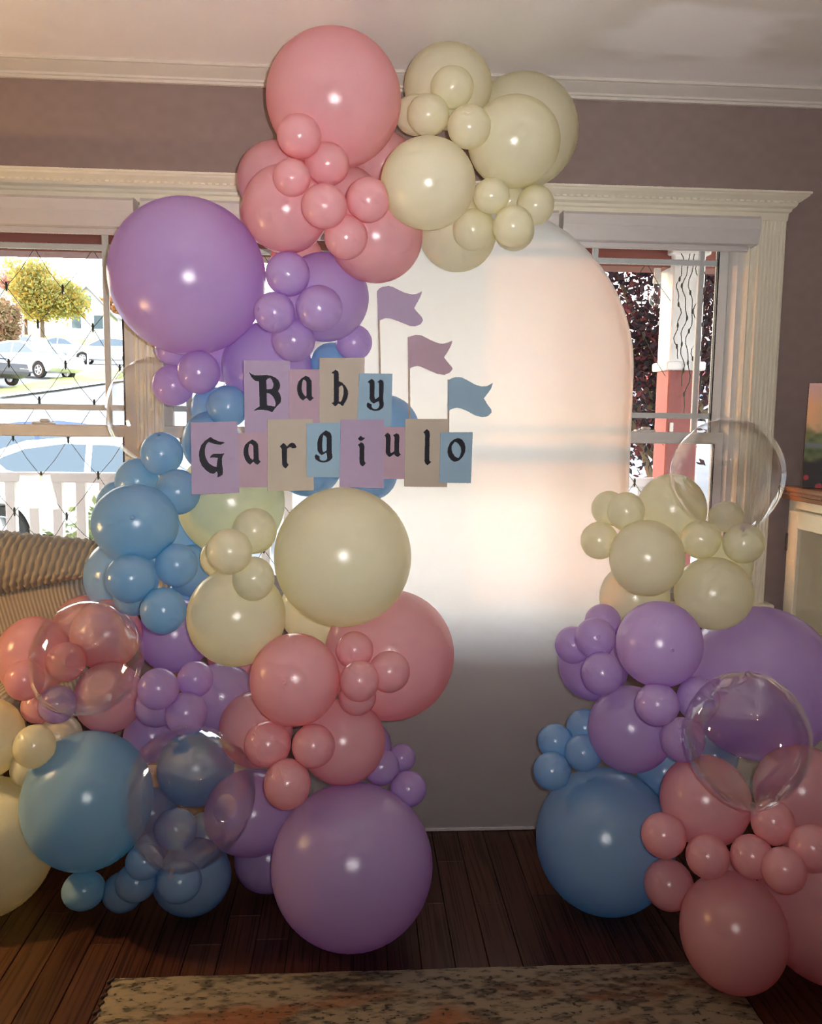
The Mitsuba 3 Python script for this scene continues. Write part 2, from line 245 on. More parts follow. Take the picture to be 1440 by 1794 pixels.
# ------------------------------------------------------------------ balloons
UNIT = {n: trimesh.creation.icosphere(subdivisions=n) for n in (4, 5)}
BALLOONS = [
('P', -0.0638, 2.2599, 2.1238, 0.1708, 0.1645, 'largest pink balloon at the top, almost touching the ceiling', 'pink balloons at the arch top'),
('P', -0.2171, 2.3609, 1.9483, 0.1057, 0.0996, 'pink balloon half hidden behind the left edge of the pink cluster, against the brown wall', 'pink balloons at the arch top'),
('P', -0.2452, 2.5365, 1.9017, 0.0927, 0.0932, 'pink balloon showing only a sliver above the biggest purple balloon', 'pink balloons at the arch top'),
('P', -0.1813, 2.202, 1.8375, 0.1076, 0.1064, 'medium pink balloon just right of the biggest purple balloon', 'pink balloons at the arch top'),
('P', 0.0452, 2.2429, 1.7853, 0.1205, 0.1161, 'medium pink balloon at the lower right of the top pink cluster, over the white backdrop', 'pink balloons at the arch top'),
('P', -0.0285, 2.4791, 1.94, 0.0886, 0.0832, 'pink balloon peeking out behind the small pink ones below the largest pink balloon', 'pink balloons at the arch top'),
('P', 0.0732, 2.5732, 2.0583, 0.097, 0.0929, 'peach pink balloon mostly hidden between the largest pink balloon and the cream cluster', 'pink balloons at the arch top'),
('P', -0.141, 2.101, 1.9822, 0.0524, 0.0495, 'small pink balloon overlapping the lower left of the largest pink balloon', 'small pink balloons at the arch top'),
('P', -0.1563, 2.0693, 1.8782, 0.0438, 0.0424, 'smallest pink balloon of the top cluster, at the left of the row of small ones', 'small pink balloons at the arch top'),
('P', -0.0769, 2.158, 1.9369, 0.0543, 0.0504, 'small pink balloon directly below the largest pink balloon', 'small pink balloons at the arch top'),
('P', -0.0786, 2.0294, 1.8059, 0.0526, 0.0497, 'small pink balloon in the middle of the small ones at the top', 'small pink balloons at the arch top'),
('P', 0.0233, 2.0763, 1.8345, 0.0514, 0.0521, 'small pink balloon touching the left side of the big round cream balloon at the top', 'small pink balloons at the arch top'),
('P', -0.0291, 2.0921, 1.751, 0.0519, 0.0521, 'small pink balloon lowest of the small ones at the top', 'small pink balloons at the arch top'),
('Y', 0.2484, 2.4718, 2.2456, 0.123, 0.1114, 'cream balloon touching the ceiling moulding right of the largest pink balloon', 'cream balloons at the arch top'),
('Y', 0.4784, 2.5678, 2.1631, 0.165, 0.1594, 'largest cream balloon at the top right end of the arch, behind another', 'cream balloons at the arch top'),
('Y', 0.4071, 2.2924, 2.0463, 0.1207, 0.1142, 'cream balloon in front of the largest cream one at the top right', 'cream balloons at the arch top'),
('Y', 0.1666, 2.0946, 1.8811, 0.1136, 0.1059, 'round cream balloon in the middle of the top cluster, right of the pink ones', 'cream balloons at the arch top'),
('Y', 0.2799, 2.4394, 1.8377, 0.1076, 0.1024, 'cream balloon hanging lowest over the white backdrop at the top', 'cream balloons at the arch top'),
('Y', 0.2441, 2.3212, 2.1875, 0.057, 0.0524, 'small cream balloon topmost, in front of the cream balloon by the ceiling moulding', 'small cream balloons at the arch top'),
('Y', 0.1804, 2.3017, 2.1098, 0.0552, 0.0513, 'small cream balloon left one in the upper cluster of small cream balloons', 'small cream balloons at the arch top'),
('Y', 0.1521, 2.3977, 2.1415, 0.0543, 0.052, 'small cream balloon tucked behind another, beside the largest pink balloon', 'small cream balloons at the arch top'),
('Y', 0.2762, 2.1998, 2.0496, 0.0543, 0.0521, 'small cream balloon between the two biggest front cream balloons at the top', 'small cream balloons at the arch top'),
('Y', 0.3382, 2.2108, 1.8871, 0.0463, 0.0436, 'small cream balloon under the front right cream balloon at the top', 'small cream balloons at the arch top'),
('Y', 0.475, 2.323, 1.8956, 0.0502, 0.052, 'small cream balloon rightmost at the top of the arch, before the window head', 'small cream balloons at the arch top'),
('Y', 0.3041, 2.2932, 1.8205, 0.0543, 0.0531, 'small cream balloon in front of the lowest hanging cream balloon', 'small cream balloons at the arch top'),
('Y', 0.3938, 2.1988, 1.8111, 0.052, 0.051, 'small cream balloon at the lower right of the top cluster, over the white backdrop', 'small cream balloons at the arch top'),
('Y', 0.4322, 2.3929, 1.8408, 0.0551, 0.0526, 'small cream balloon showing only its rim below its twin over the backdrop', 'small cream balloons at the arch top'),
('Y', 0.4226, 2.4235, 1.9293, 0.0476, 0.045, 'small cream balloon hidden in the gap among four small cream ones', 'small cream balloons at the arch top'),
('L', -0.4561, 2.3627, 1.6906, 0.2068, 0.2061, 'biggest purple balloon at the upper left, in front of the window', 'purple balloons at the upper left'),
('L', -0.09, 2.3505, 1.6438, 0.1201, 0.1185, 'medium lilac balloon left of the topmost paper flag', 'purple balloons at the upper left'),
('L', -0.2556, 2.4475, 1.4608, 0.1261, 0.1245, 'lilac balloon half hidden behind the card with letter B', 'purple balloons at the upper left'),
('L', -0.1768, 2.2039, 1.6791, 0.0557, 0.0556, 'small lilac balloon topmost of four at the right side of the biggest purple balloon', 'small purple balloons at the upper left'),
('L', -0.2093, 2.1943, 1.5826, 0.0513, 0.0505, 'small lilac balloon nearest the right edge of the biggest purple balloon', 'small purple balloons at the upper left'),
('L', -0.0972, 2.1913, 1.5944, 0.0589, 0.0576, 'small lilac balloon rightmost of four, in front of the medium lilac balloon', 'small purple balloons at the upper left'),
('L', -0.1678, 2.2713, 1.5208, 0.0565, 0.0559, 'small lilac balloon lowest of four, just above the letter cards', 'small purple balloons at the upper left'),
('L', -0.01, 2.4326, 1.532, 0.0515, 0.0506, 'small lilac balloon above the card with letter b of the first row', 'small purple balloons at the upper left'),
('L', -0.4258, 2.3338, 1.4368, 0.0567, 0.0577, 'small deep purple balloon right below the biggest purple balloon', 'small purple balloons at the upper left'),
('L', -0.5073, 2.3942, 1.4028, 0.0562, 0.0562, 'small pinkish lilac balloon lowest under the biggest purple balloon, before the window post', 'small purple balloons at the upper left'),
('P', -0.1844, 2.6425, 1.7982, 0.0788, 0.0761, 'pink balloon deep in the gap right of the biggest purple balloon', 'small purple balloons at the upper left'),
('L', -0.3897, 2.569, 1.4899, 0.0695, 0.07, 'lilac balloon deep in the gap under the lower right of the biggest purple balloon', 'small purple balloons at the upper left'),
('L', -0.53, 2.5095, 1.5126, 0.0507, 0.0517, 'small pinkish lilac balloon showing a sliver under the biggest purple balloon', 'small purple balloons at the upper left'),
('B', -0.0727, 2.4992, 1.4712, 0.0661, 0.0655, 'small blue balloon peeking above the card with letter a of the first row', 'blue balloons around the letter cards'),
('B', 0.0768, 2.4426, 1.2853, 0.1034, 0.103, 'blue balloon behind the lower right corner of the card with letter y', 'blue balloons around the letter cards'),
('B', 0.0425, 2.4877, 1.1573, 0.0772, 0.0773, 'blue balloon peeking out below the card with letter u', 'blue balloons around the letter cards'),
('B', -0.1397, 2.4644, 1.1869, 0.0986, 0.0959, 'blue balloon glowing below the card with letter g', 'blue balloons around the letter cards'),
('B', -0.4072, 2.4098, 1.2463, 0.0811, 0.0879, 'blue balloon glowing behind the card with letter G', 'blue balloons around the letter cards'),
('B', -0.3508, 2.3438, 1.3465, 0.0562, 0.0571, 'small blue balloon touching the left edge of the card with letter B', 'blue balloons around the letter cards'),
('B', -0.4151, 2.4805, 1.3409, 0.0608, 0.062, 'small blue balloon behind another above the card with letter G', 'blue balloons around the letter cards'),
('B', -0.5325, 2.0632, 1.0599, 0.1022, 0.0951, 'largest blue balloon of the left middle cluster, beside the railing view', 'blue balloons at the left of the arch'),
('B', -0.6766, 2.4568, 0.8555, 0.1047, 0.1104, 'bright backlit blue balloon below the largest one of the left middle cluster', 'blue balloons at the left of the arch'),
('B', -0.4607, 2.3882, 0.8849, 0.0703, 0.074, 'bright blue balloon behind, filling the gap left of the cream cluster', 'blue balloons at the left of the arch'),
('B', -0.4998, 2.5398, 0.7788, 0.0633, 0.0651, 'blue balloon deep behind the lower left cream balloon', 'blue balloons at the left of the arch'),
('B', -0.492, 2.4992, 0.9753, 0.0812, 0.0839, 'cyan glowing blue balloon deep between the large blue and pale green ones', 'blue balloons at the left of the arch'),
('B', -0.651, 2.3555, 1.078, 0.0593, 0.0627, 'blue balloon showing its left rim behind the largest blue one at the window', 'blue balloons at the left of the arch'),
('B', -0.511, 2.2584, 1.2197, 0.0546, 0.0568, 'small blue balloon topmost left of the card with letter G', 'small blue balloons at the left of the arch'),
('B', -0.5842, 2.2917, 1.1445, 0.058, 0.0609, 'small blue balloon second from top, left of the card with letter G', 'small blue balloons at the left of the arch'),
('B', -0.4517, 2.1641, 1.1277, 0.0557, 0.0578, 'small blue balloon touching the lower left corner of the card with letter G', 'small blue balloons at the left of the arch'),
('B', -0.5232, 1.9772, 0.942, 0.0581, 0.0557, 'small greyish blue balloon frontmost at the left below the large blue one', 'small blue balloons at the left of the arch'),
('B', -0.4331, 2.0482, 0.9607, 0.0506, 0.0524, 'small blue balloon between the large blue and the cream balloons', 'small blue balloons at the left of the arch'),
('B', -0.4472, 1.9641, 0.8677, 0.0524, 0.0542, 'small blue balloon lowest of the left middle cluster', 'small blue balloons at the left of the arch'),
('B', -0.6006, 2.2997, 0.8347, 0.056, 0.0571, 'small blue balloon showing its lower rim beneath the greyish blue one', 'small blue balloons at the left of the arch'),
('M', -0.3384, 2.3059, 1.0882, 0.1438, 0.147, 'pale green cream balloon below the letter cards G, a and r', 'cream balloons in the middle of the arch'),
('Y', -0.0334, 2.1309, 0.9685, 0.1738, 0.177, 'largest cream balloon in the middle, right below the letter cards', 'cream balloons in the middle of the arch'),
('Y', -0.2969, 2.0879, 0.8237, 0.1213, 0.1229, 'cream balloon at the lower left of the largest middle cream one', 'cream balloons in the middle of the arch'),
('Y', -0.0882, 2.4405, 0.7614, 0.1332, 0.1164, 'glowing peach balloon in the gap below the largest middle cream balloon', 'cream balloons in the middle of the arch'),
('Y', -0.2567, 2.1424, 1.0325, 0.0555, 0.0578, 'small cream balloon topmost of four beside the largest middle cream balloon', 'small cream balloons in the middle of the arch'),
('Y', -0.2907, 1.9459, 1.0109, 0.0514, 0.0525, 'small cream balloon frontmost of four beside the largest middle cream balloon', 'small cream balloons in the middle of the arch'),
('Y', -0.3451, 2.1727, 0.957, 0.0544, 0.0528, 'small cream balloon hidden behind the frontmost one, left of the group of four', 'small cream balloons in the middle of the arch'),
('Y', -0.2416, 1.9876, 0.939, 0.0491, 0.0525, 'small cream balloon lowest of four beside the largest middle cream balloon', 'small cream balloons in the middle of the arch'),
('P', 0.0921, 2.2384, 0.6826, 0.1753, 0.1759, 'largest pink balloon in the middle, over the lower part of the white backdrop', 'pink balloons in the middle of the arch'),
('P', -0.1464, 2.0085, 0.6871, 0.1086, 0.1116, 'round pink balloon below the largest middle cream balloon', 'pink balloons in the middle of the arch'),
('P', -0.2592, 2.1629, 0.5049, 0.0959, 0.0988, 'pink balloon lit orange at its left, right of the lower clear balloon', 'pink balloons in the middle of the arch'),
('P', -0.0312, 2.0929, 0.4961, 0.1093, 0.1073, 'pink balloon above the big purple balloon on the floor', 'pink balloons in the middle of the arch'),
('P', -0.343, 2.4556, 0.6209, 0.0907, 0.0929, 'pink balloon showing a sliver under the lower left cream balloon', 'pink balloons in the middle of the arch'),
('P', -0.0024, 2.0626, 0.7442, 0.0469, 0.0464, 'small pink balloon uppermost of four before the largest middle pink balloon', 'small pink balloons in the middle of the arch'),
('P', 0.0104, 1.9692, 0.6947, 0.0464, 0.0496, 'small pink balloon frontmost of four before the largest middle pink balloon', 'small pink balloons in the middle of the arch'),
('P', 0.0836, 2.0263, 0.6993, 0.0507, 0.0512, 'small pink balloon rightmost of four before the largest middle pink balloon', 'small pink balloons in the middle of the arch'),
('P', 0.0054, 2.0459, 0.6279, 0.0469, 0.0445, 'small pink balloon lowest of four before the largest middle pink balloon', 'small pink balloons in the middle of the arch'),
('P', -0.2108, 1.9932, 0.5306, 0.056, 0.0548, 'small pink balloon at the left of three above the big floor purple balloon', 'small pink balloons in the middle of the arch'),
('P', -0.0992, 1.9649, 0.5362, 0.0518, 0.0515, 'small pink balloon at the right of three above the big floor purple balloon', 'small pink balloons in the middle of the arch'),
('P', -0.1598, 1.9385, 0.4533, 0.0551, 0.0594, 'small pink balloon overlapping the top left of the big floor purple balloon', 'small pink balloons in the middle of the arch'),
('L', -0.0048, 2.0126, 0.2066, 0.2014, 0.1981, 'big purple balloon resting on the wooden floor in the middle', 'purple balloons at the foot of the arch'),
('L', -0.2732, 2.1705, 0.2719, 0.1242, 0.1105, 'lilac balloon seen partly through the lower clear balloon', 'purple balloons at the foot of the arch'),
('L', -0.2382, 2.255, 0.0961, 0.0943, 0.0914, 'pale lilac balloon behind the big floor purple balloon, near the floor', 'purple balloons at the foot of the arch'),
('L', 0.0229, 2.2651, 0.4102, 0.0792, 0.0795, 'lilac balloon showing a sliver right of the pink ones on the backdrop', 'purple balloons at the foot of the arch'),
('L', 0.0705, 2.1564, 0.3994, 0.0485, 0.0465, 'small lilac balloon left of three on the upper right of the big floor purple balloon', 'small purple balloons at the foot of the arch'),
('L', 0.1295, 2.236, 0.3906, 0.0378, 0.0378, 'tiny lilac balloon topmost of three beside the white backdrop', 'small purple balloons at the foot of the arch'),
('L', 0.1409, 2.1292, 0.3505, 0.0482, 0.0458, 'small lilac balloon lowest of three beside the white backdrop', 'small purple balloons at the foot of the arch'),
('L', -0.5179, 2.4065, 0.6945, 0.1025, 0.1069, 'bright lilac balloon below the small blue ones at the left', 'purple balloons at the lower left'),
('L', -0.369, 2.2998, 0.5457, 0.0927, 0.0959, 'violet balloon left of the middle pink ones', 'purple balloons at the lower left'),
('L', -0.5727, 2.3413, 0.4202, 0.0772, 0.0749, 'greyish lilac balloon behind the big blue balloon at the lower left', 'purple balloons at the lower left'),
('L', -0.491, 2.0846, 0.6409, 0.0506, 0.0517, 'small pinkish lilac balloon right of the upper left clear balloon', 'purple balloons at the lower left'),
('L', -0.4157, 2.1696, 0.6385, 0.0461, 0.0467, 'small lilac balloon in front of the bright lilac one', 'purple balloons at the lower left'),
('L', -0.4283, 2.1098, 0.568, 0.052, 0.0537, 'small pinkish lilac balloon above the lower clear balloon', 'purple balloons at the lower left'),
('L', -0.5211, 2.1964, 0.5596, 0.0578, 0.0559, 'small lilac balloon showing its lower rim above the big blue balloon', 'purple balloons at the lower left'),
('P', -0.8752, 2.3076, 0.6627, 0.0969, 0.1076, 'pink balloon lit orange at the left edge, below the armchair', 'pink balloons at the lower left'),
('P', -0.7864, 2.4732, 0.6966, 0.0936, 0.0993, 'pink balloon at the back under the armchair blanket', 'pink balloons at the lower left'),
('P', -0.6856, 2.3242, 0.718, 0.0947, 0.0966, 'pink balloon seen through the top of the clear balloon at the left', 'pink balloons at the lower left'),
('P', -0.6557, 2.2331, 0.5706, 0.0891, 0.0939, 'rosy pink balloon below the clear balloon at the left', 'pink balloons at the lower left'),
('P', -0.7599, 2.2176, 0.6719, 0.0501, 0.0518, 'small pink balloon seen inside the clear balloon at the left', 'pink balloons at the lower left'),
('P', -0.8478, 2.1693, 0.6384, 0.0482, 0.0519, 'small orange lit pink balloon left of the clear balloon', 'pink balloons at the lower left'),
('P', -0.864, 2.2927, 0.5257, 0.0443, 0.0457, 'small pink balloon under the lower left rim of the clear balloon', 'pink balloons at the lower left'),
('L', -0.7664, 2.1638, 0.576, 0.0463, 0.0489, 'small mauve balloon seen through the lower left of the clear balloon', 'pink balloons at the lower left'),
('Y', -0.9729, 2.224, 0.4645, 0.095, 0.1057, 'yellow lit cream balloon cut by the left edge of the photo', 'yellow balloons at the left edge'),
('Y', -0.7829, 2.0473, 0.51, 0.0487, 0.0528, 'small yellow lit cream balloon at the upper left of the big blue balloon', 'yellow balloons at the left edge'),
('Y', -0.8557, 2.1939, 0.3929, 0.0468, 0.052, 'small cream balloon showing below its yellow lit twin', 'yellow balloons at the left edge'),
('Y', -0.8207, 2.3096, 0.435, 0.0657, 0.0612, 'yellow cream balloon hidden above the big blue balloon at the left', 'yellow balloons at the left edge'),
('Y', -0.9735, 2.1936, 0.1775, 0.1734, 0.1805, 'biggest yellow cream balloon on the floor at the left edge', 'yellow balloons at the left edge'),
('B', -0.6789, 2.1086, 0.3423, 0.1599, 0.1731, 'big blue balloon at the lower left with a yellow highlight', 'blue balloons at the lower left'),
('B', -0.4367, 2.2656, 0.356, 0.1037, 0.1024, 'blue balloon seen through the lower clear balloon', 'blue balloons at the lower left'),
('B', -0.4311, 2.1603, 0.1012, 0.1033, 0.098, 'blue balloon resting on the floor under the lower clear balloon', 'blue balloons at the lower left'),
('B', -0.5547, 2.2558, 0.2338, 0.0692, 0.0682, 'dark blue balloon seen through the left side of the lower clear balloon', 'small blue balloons at the lower left'),
('B', -0.4194, 2.3233, 0.1221, 0.0761, 0.0731, 'blue balloon deep behind the lower clear balloon', 'small blue balloons at the lower left'),
('B', -0.4633, 2.1223, 0.2534, 0.0544, 0.0529, 'small blue balloon seen inside the bottom of the lower clear balloon', 'small blue balloons at the lower left'),
('B', -0.5293, 2.1372, 0.1936, 0.043, 0.0418, 'small greyish balloon seen through the lower left rim of the lower clear balloon', 'small blue balloons at the lower left'),
('B', -0.5206, 2.0266, 0.218, 0.0448, 0.0434, 'small blue balloon just left below the lower clear balloon', 'small blue balloons at the lower left'),
('B', -0.5509, 2.0631, 0.1439, 0.0512, 0.0479, 'small blue balloon second of the overlapping row below the big blue one', 'small blue balloons at the lower left'),
('B', -0.4355, 2.0293, 0.1623, 0.0553, 0.0512, 'small blue balloon in front of the floor blue balloon under the clear one', 'small blue balloons at the lower left'),
('B', -0.6919, 2.0949, 0.1072, 0.0537, 0.0485, 'small blue balloon leftmost under the big blue balloon near the floor', 'small blue balloons at the lower left'),
('B', -0.6004, 2.1208, 0.0851, 0.0524, 0.0505, 'small blue balloon lowest under the big blue one, near the floor', 'small blue balloons at the lower left'),
('Y', 0.8767, 2.2915, 1.0777, 0.0943, 0.1003, 'bright cream balloon against the right window below the red post', 'cream balloons at the right'),
('Y', 0.7508, 2.1164, 0.9698, 0.0953, 0.0988, 'cream balloon frontmost of the right cluster, over the backdrop edge', 'cream balloons at the right'),
('Y', 0.9393, 2.1314, 0.8738, 0.1005, 0.0957, 'cream balloon lowest right of the right cluster, before the fluted casing', 'cream balloons at the right'),
('Y', 0.7791, 2.2824, 0.829, 0.0959, 0.0987, 'peach cream balloon behind the frontmost one at the right', 'cream balloons at the right'),
('Y', 1.0242, 2.2618, 0.927, 0.0745, 0.0793, 'cream balloon hidden between the right cluster and the window casing', 'cream balloons at the right'),
('Y', 0.7134, 2.1853, 1.0836, 0.0484, 0.0514, 'small cream balloon upper right of three on the backdrop edge', 'small cream balloons at the right'),
('Y', 0.6945, 2.2754, 1.0814, 0.0475, 0.0488, 'small cream balloon behind, topmost of three on the backdrop edge', 'small cream balloons at the right'),
('Y', 0.65, 2.205, 1.0025, 0.0493, 0.0505, 'small cream balloon leftmost of the right cluster', 'small cream balloons at the right'),
('Y', 0.9159, 2.1747, 1.0111, 0.0518, 0.0517, 'small cream balloon under the lower left rim of the upper right clear balloon', 'small cream balloons at the right'),
('Y', 0.988, 2.1898, 1.071, 0.0458, 0.0413, 'small cream balloon seen through the bottom of the upper right clear balloon', 'small cream balloons at the right'),
('Y', 1.0082, 2.1213, 1.0087, 0.0513, 0.0521, 'small cream balloon rightmost of the right cluster', 'small cream balloons at the right'),
('L', 1.1055, 2.1866, 0.6126, 0.2002, 0.2092, 'biggest purple balloon at the right, under the cabinet', 'purple balloons at the right'),
('L', 0.6809, 1.8146, 0.8244, 0.0948, 0.0964, 'purple balloon in the middle of the right column', 'purple balloons at the right'),
('L', 0.7039, 2.0466, 0.5391, 0.1076, 0.1091, 'purple balloon above the big blue balloon at the right', 'purple balloons at the right'),
('L', 0.6633, 2.2614, 0.644, 0.0967, 0.0989, 'pale lilac balloon at the back on the right part of the backdrop', 'purple balloons at the right'),
('L', 0.6711, 2.2151, 0.7768, 0.0485, 0.0493, 'small lilac balloon topmost of four over the backdrop right of the bare part', 'small purple balloons at the right'),
('L', 0.6123, 2.0794, 0.7684, 0.0514, 0.052, 'small lilac balloon frontmost of four over the right part of the backdrop', 'small purple balloons at the right'),
('L', 0.5759, 2.157, 0.7294, 0.0476, 0.0494, 'small lilac balloon leftmost of four over the right part of the backdrop', 'small purple balloons at the right'),
('L', 0.6139, 2.0144, 0.6954, 0.0514, 0.0531, 'small lilac balloon lowest of four over the right part of the backdrop', 'small purple balloons at the right'),
('L', 0.6619, 1.758, 0.7047, 0.047, 0.0465, 'small lilac balloon left of the lower right clear balloon', 'small purple balloons at the right'),
('L', 0.7565, 1.7674, 0.7123, 0.0455, 0.0494, 'small lilac balloon behind the upper left rim of the lower right clear balloon', 'small purple balloons at the right'),
('L', 0.7903, 1.9234, 0.558, 0.0527, 0.0534, 'small lilac balloon behind the left rim of the lower right clear balloon', 'small purple balloons at the right'),
('B', 0.6758, 2.1339, 0.1952, 0.1839, 0.1903, 'big blue balloon on the floor at the right of the backdrop', 'blue balloons at the right'),
('B', 0.8496, 2.1784, 0.3669, 0.0753, 0.0751, 'blue balloon behind, between the purple and pink balloons at the right', 'blue balloons at the right'),
('B', 1.0162, 2.2421, 0.3822, 0.0641, 0.0654, 'dark blue balloon deep behind the lower right clear balloon', 'blue balloons at the right'),
('B', 0.5409, 2.1728, 0.4582, 0.0472, 0.0462, 'small blue balloon upper left of four on the backdrop at the right', 'blue balloons at the right'),
('B', 0.5994, 2.1045, 0.4534, 0.0486, 0.0477, 'small blue balloon rightmost front of four on the backdrop at the right', 'blue balloons at the right'),
('B', 0.5175, 2.1048, 0.4044, 0.0489, 0.0488, 'small blue balloon lowest of four on the backdrop at the right', 'blue balloons at the right'),
('B', 0.6259, 2.1899, 0.4893, 0.0504, 0.0498, 'small darker blue balloon behind three others on the backdrop at the right', 'blue balloons at the right'),
('P', 0.8441, 1.8994, 0.4144, 0.1058, 0.1073, 'pink balloon below the lower right clear balloon', 'pink balloons at the lower right'),
('P', 1.1277, 1.9816, 0.3925, 0.1123, 0.1188, 'pink balloon cut by the right edge, beside the lower right clear balloon', 'pink balloons at the lower right'),
('P', 0.8856, 1.8038, 0.1375, 0.1197, 0.134, 'egg shaped pink balloon lowest at the right, touching the rug', 'pink balloons at the lower right'),
('P', 1.1376, 1.833, 0.1674, 0.1671, 0.1676, 'largest pink balloon cut by the lower right edge of the photo', 'pink balloons at the lower right'),
('P', 0.9376, 1.9658, 0.1826, 0.0613, 0.0601, 'pink balloon hidden behind the row of small pink ones', 'pink balloons at the lower right'),
('P', 0.72, 1.8334, 0.3623, 0.0512, 0.0512, 'small pink balloon upper left of the lower right row, on the big blue balloon', 'small pink balloons at the lower right'),
('P', 0.8039, 1.7803, 0.3375, 0.0482, 0.0485, 'small pink balloon second of the lower right row', 'small pink balloons at the lower right'),
('P', 0.8918, 1.7479, 0.3532, 0.0467, 0.0478, 'small pink balloon third of the lower right row', 'small pink balloons at the lower right'),
('P', 0.9142, 1.6508, 0.3748, 0.0449, 0.0475, 'small pink balloon frontmost of the lower right row', 'small pink balloons at the lower right'),
('P', 0.9448, 1.7673, 0.4232, 0.0466, 0.0501, 'small pink balloon touching the bottom of the lower right clear balloon', 'small pink balloons at the lower right'),
('P', 0.9928, 1.6832, 0.4046, 0.0486, 0.05, 'small pink balloon at the right edge of the photo', 'small pink balloons at the lower right'),
('P', 0.7766, 1.9294, 0.1831, 0.0597, 0.061, 'small pink balloon lowest left, hanging beside the big blue balloon', 'small pink balloons at the lower right'),
('C', -0.3973, 1.9772, 0.4121, 0.1573, 0.1621, 'large clear balloon at the lower left showing blue balloons behind it', 'clear balloons'),
('C', -0.6569, 2.0755, 0.7248, 0.1316, 0.1402, 'clear balloon at the left in front of pink balloons', 'clear balloons'),
('C', -0.5892, 2.5663, 1.3317, 0.1493, 0.1581, 'faint clear balloon in front of the window post at the left', 'clear balloons'),
('C', 0.9324, 2.0743, 1.1924, 0.1376, 0.1396, 'clear balloon at the right in front of the fluted window casing', 'clear balloons'),
('C', 0.7917, 1.6049, 0.6876, 0.1208, 0.1312, 'clear balloon at the lower right in front of the purple balloon', 'clear balloons')
]
MAT = {'P': 'latex_pink', 'Y': 'latex_cream', 'M': 'latex_green_cream', 'L': 'latex_lilac', 'B': 'latex_blue', 'C': 'clear_film'}
TIPS = {'largest blue balloon of the left middle cluster, beside the railing view': (.18, -.95, .25), 'purple balloon in the middle of the right column': (-.07, -.99, .13), 'small lilac balloon frontmost of four over the right part of the backdrop': (-.13, -.95, .3),
        'round pink balloon below the largest middle cream balloon': (-.15, -.95, .22), 'small lilac balloon nearest the right edge of the biggest purple balloon': (-.72, -.69, .05), 'small blue balloon topmost left of the card with letter G': (0, -.5, .87)}
_c = np.array([b[1:4] for b in BALLOONS]); _rad = np.array([[b[4], math.sqrt(b[4] * b[5]), b[5]] for b in BALLOONS])
def reach(i, d): return 1 / np.sqrt(((d / _rad[i]) ** 2).sum())
for i, (col, X, Y, Z, ra, rb, lab, grp) in enumerate(BALLOONS):
    big = max(ra, rb) > .11
    u = UNIT[5 if big else 4]; n = np.array(u.vertices)
    neck = np.array([0.05, 1, -0.15]) if col != 'C' else np.array({'large clear balloon at the lower left showing blue balloons behind it': [-.15, -.5, -.85], 'clear balloon at the left in front of pink balloons': [-.75, -.25, -.6], 'clear balloon at the right in front of the fluted window casing': [.12, -.45, -.88], 'clear balloon at the lower right in front of the purple balloon': [.02, -.3, -.95]}.get(lab, [.1, .5, -.86])); neck /= np.linalg.norm(neck)
    s = np.clip(n @ neck, 0, 1) ** 7
    v = n * _rad[i] * (1 + .09 * s)[:, None] + _c[i]
    for j in np.argsort(np.linalg.norm(_c - _c[i], axis=1))[1:40]:      # where two balloons press on each other both go flat
        d = _c[j] - _c[i]; L = np.linalg.norm(d); d /= L; Ri, Rj = reach(i, d), reach(j, d)
        if L < 1.15 * (Ri + Rj):
            h = ((L * L + Ri * Ri - Rj * Rj) / (2 * L) if L < Ri + Rj else Ri + (L - Ri - Rj) / 2) - .0008
            over = (v - _c[i]) @ d - h; near = (over > 0) & (np.linalg.norm(v - _c[j], axis=1) < 1.25 * Rj)
            v[near] -= over[near, None] * d
    if col == 'C':                                                # crinkles of the film, strongest round the neck and the crown
        az = np.arctan2(n @ np.cross(neck, [1, 0, 0]), n[:, 0]); pol = np.abs(n @ neck)
        v += n * ((.0014 * np.clip(pol, 0, 1) ** 5 * np.sin(az * 17) + .0007 * pol ** 2 * np.sin(az * 9 + 4 * pol)) * (1 - pol ** 40))[:, None]
    rug = (v[:, 1] < 1.905) & (v[:, 0] > -.58) & (v[:, 0] < .92); v[:, 2] = np.maximum(v[:, 2], np.where(rug, .0078, .0005))
    o = name('clear_balloon' if col == 'C' else 'balloon')
    tag(o, lab, 'balloon', grp)
    put(o + '__skin', (v, u.faces), MAT[col], True)
    if col == 'C':
        p = _c[i] + neck * (_rad[i].mean() * 1.085); m = lathe([(0.0, -.012), (.004, -.010), (.006, -.002), (.003, .004), (.008, .012), (.0085, .014), (0, .014)], 12)
        m.apply_transform(trimesh.geometry.align_vectors([0, 0, 1], neck)); m.apply_translation(p)
        put(o + '__knot', m, 'clear_knot', 40)
    if lab in TIPS:
        d = np.array(TIPS[lab]); d /= np.linalg.norm(d); m = lathe([(0, .0005), (.003, .0004), (.0045, .0001), (.0048, -.002), (0, -.002)], 16)
        m.apply_transform(trimesh.geometry.align_vectors([0, 0, 1], d)); m.apply_translation(_c[i] + d * reach(i, d)); put(o + '__tip', m, 'tip_' + col, True); labels[o + '__tip'] = {'label': 'small darker thick spot of latex'}

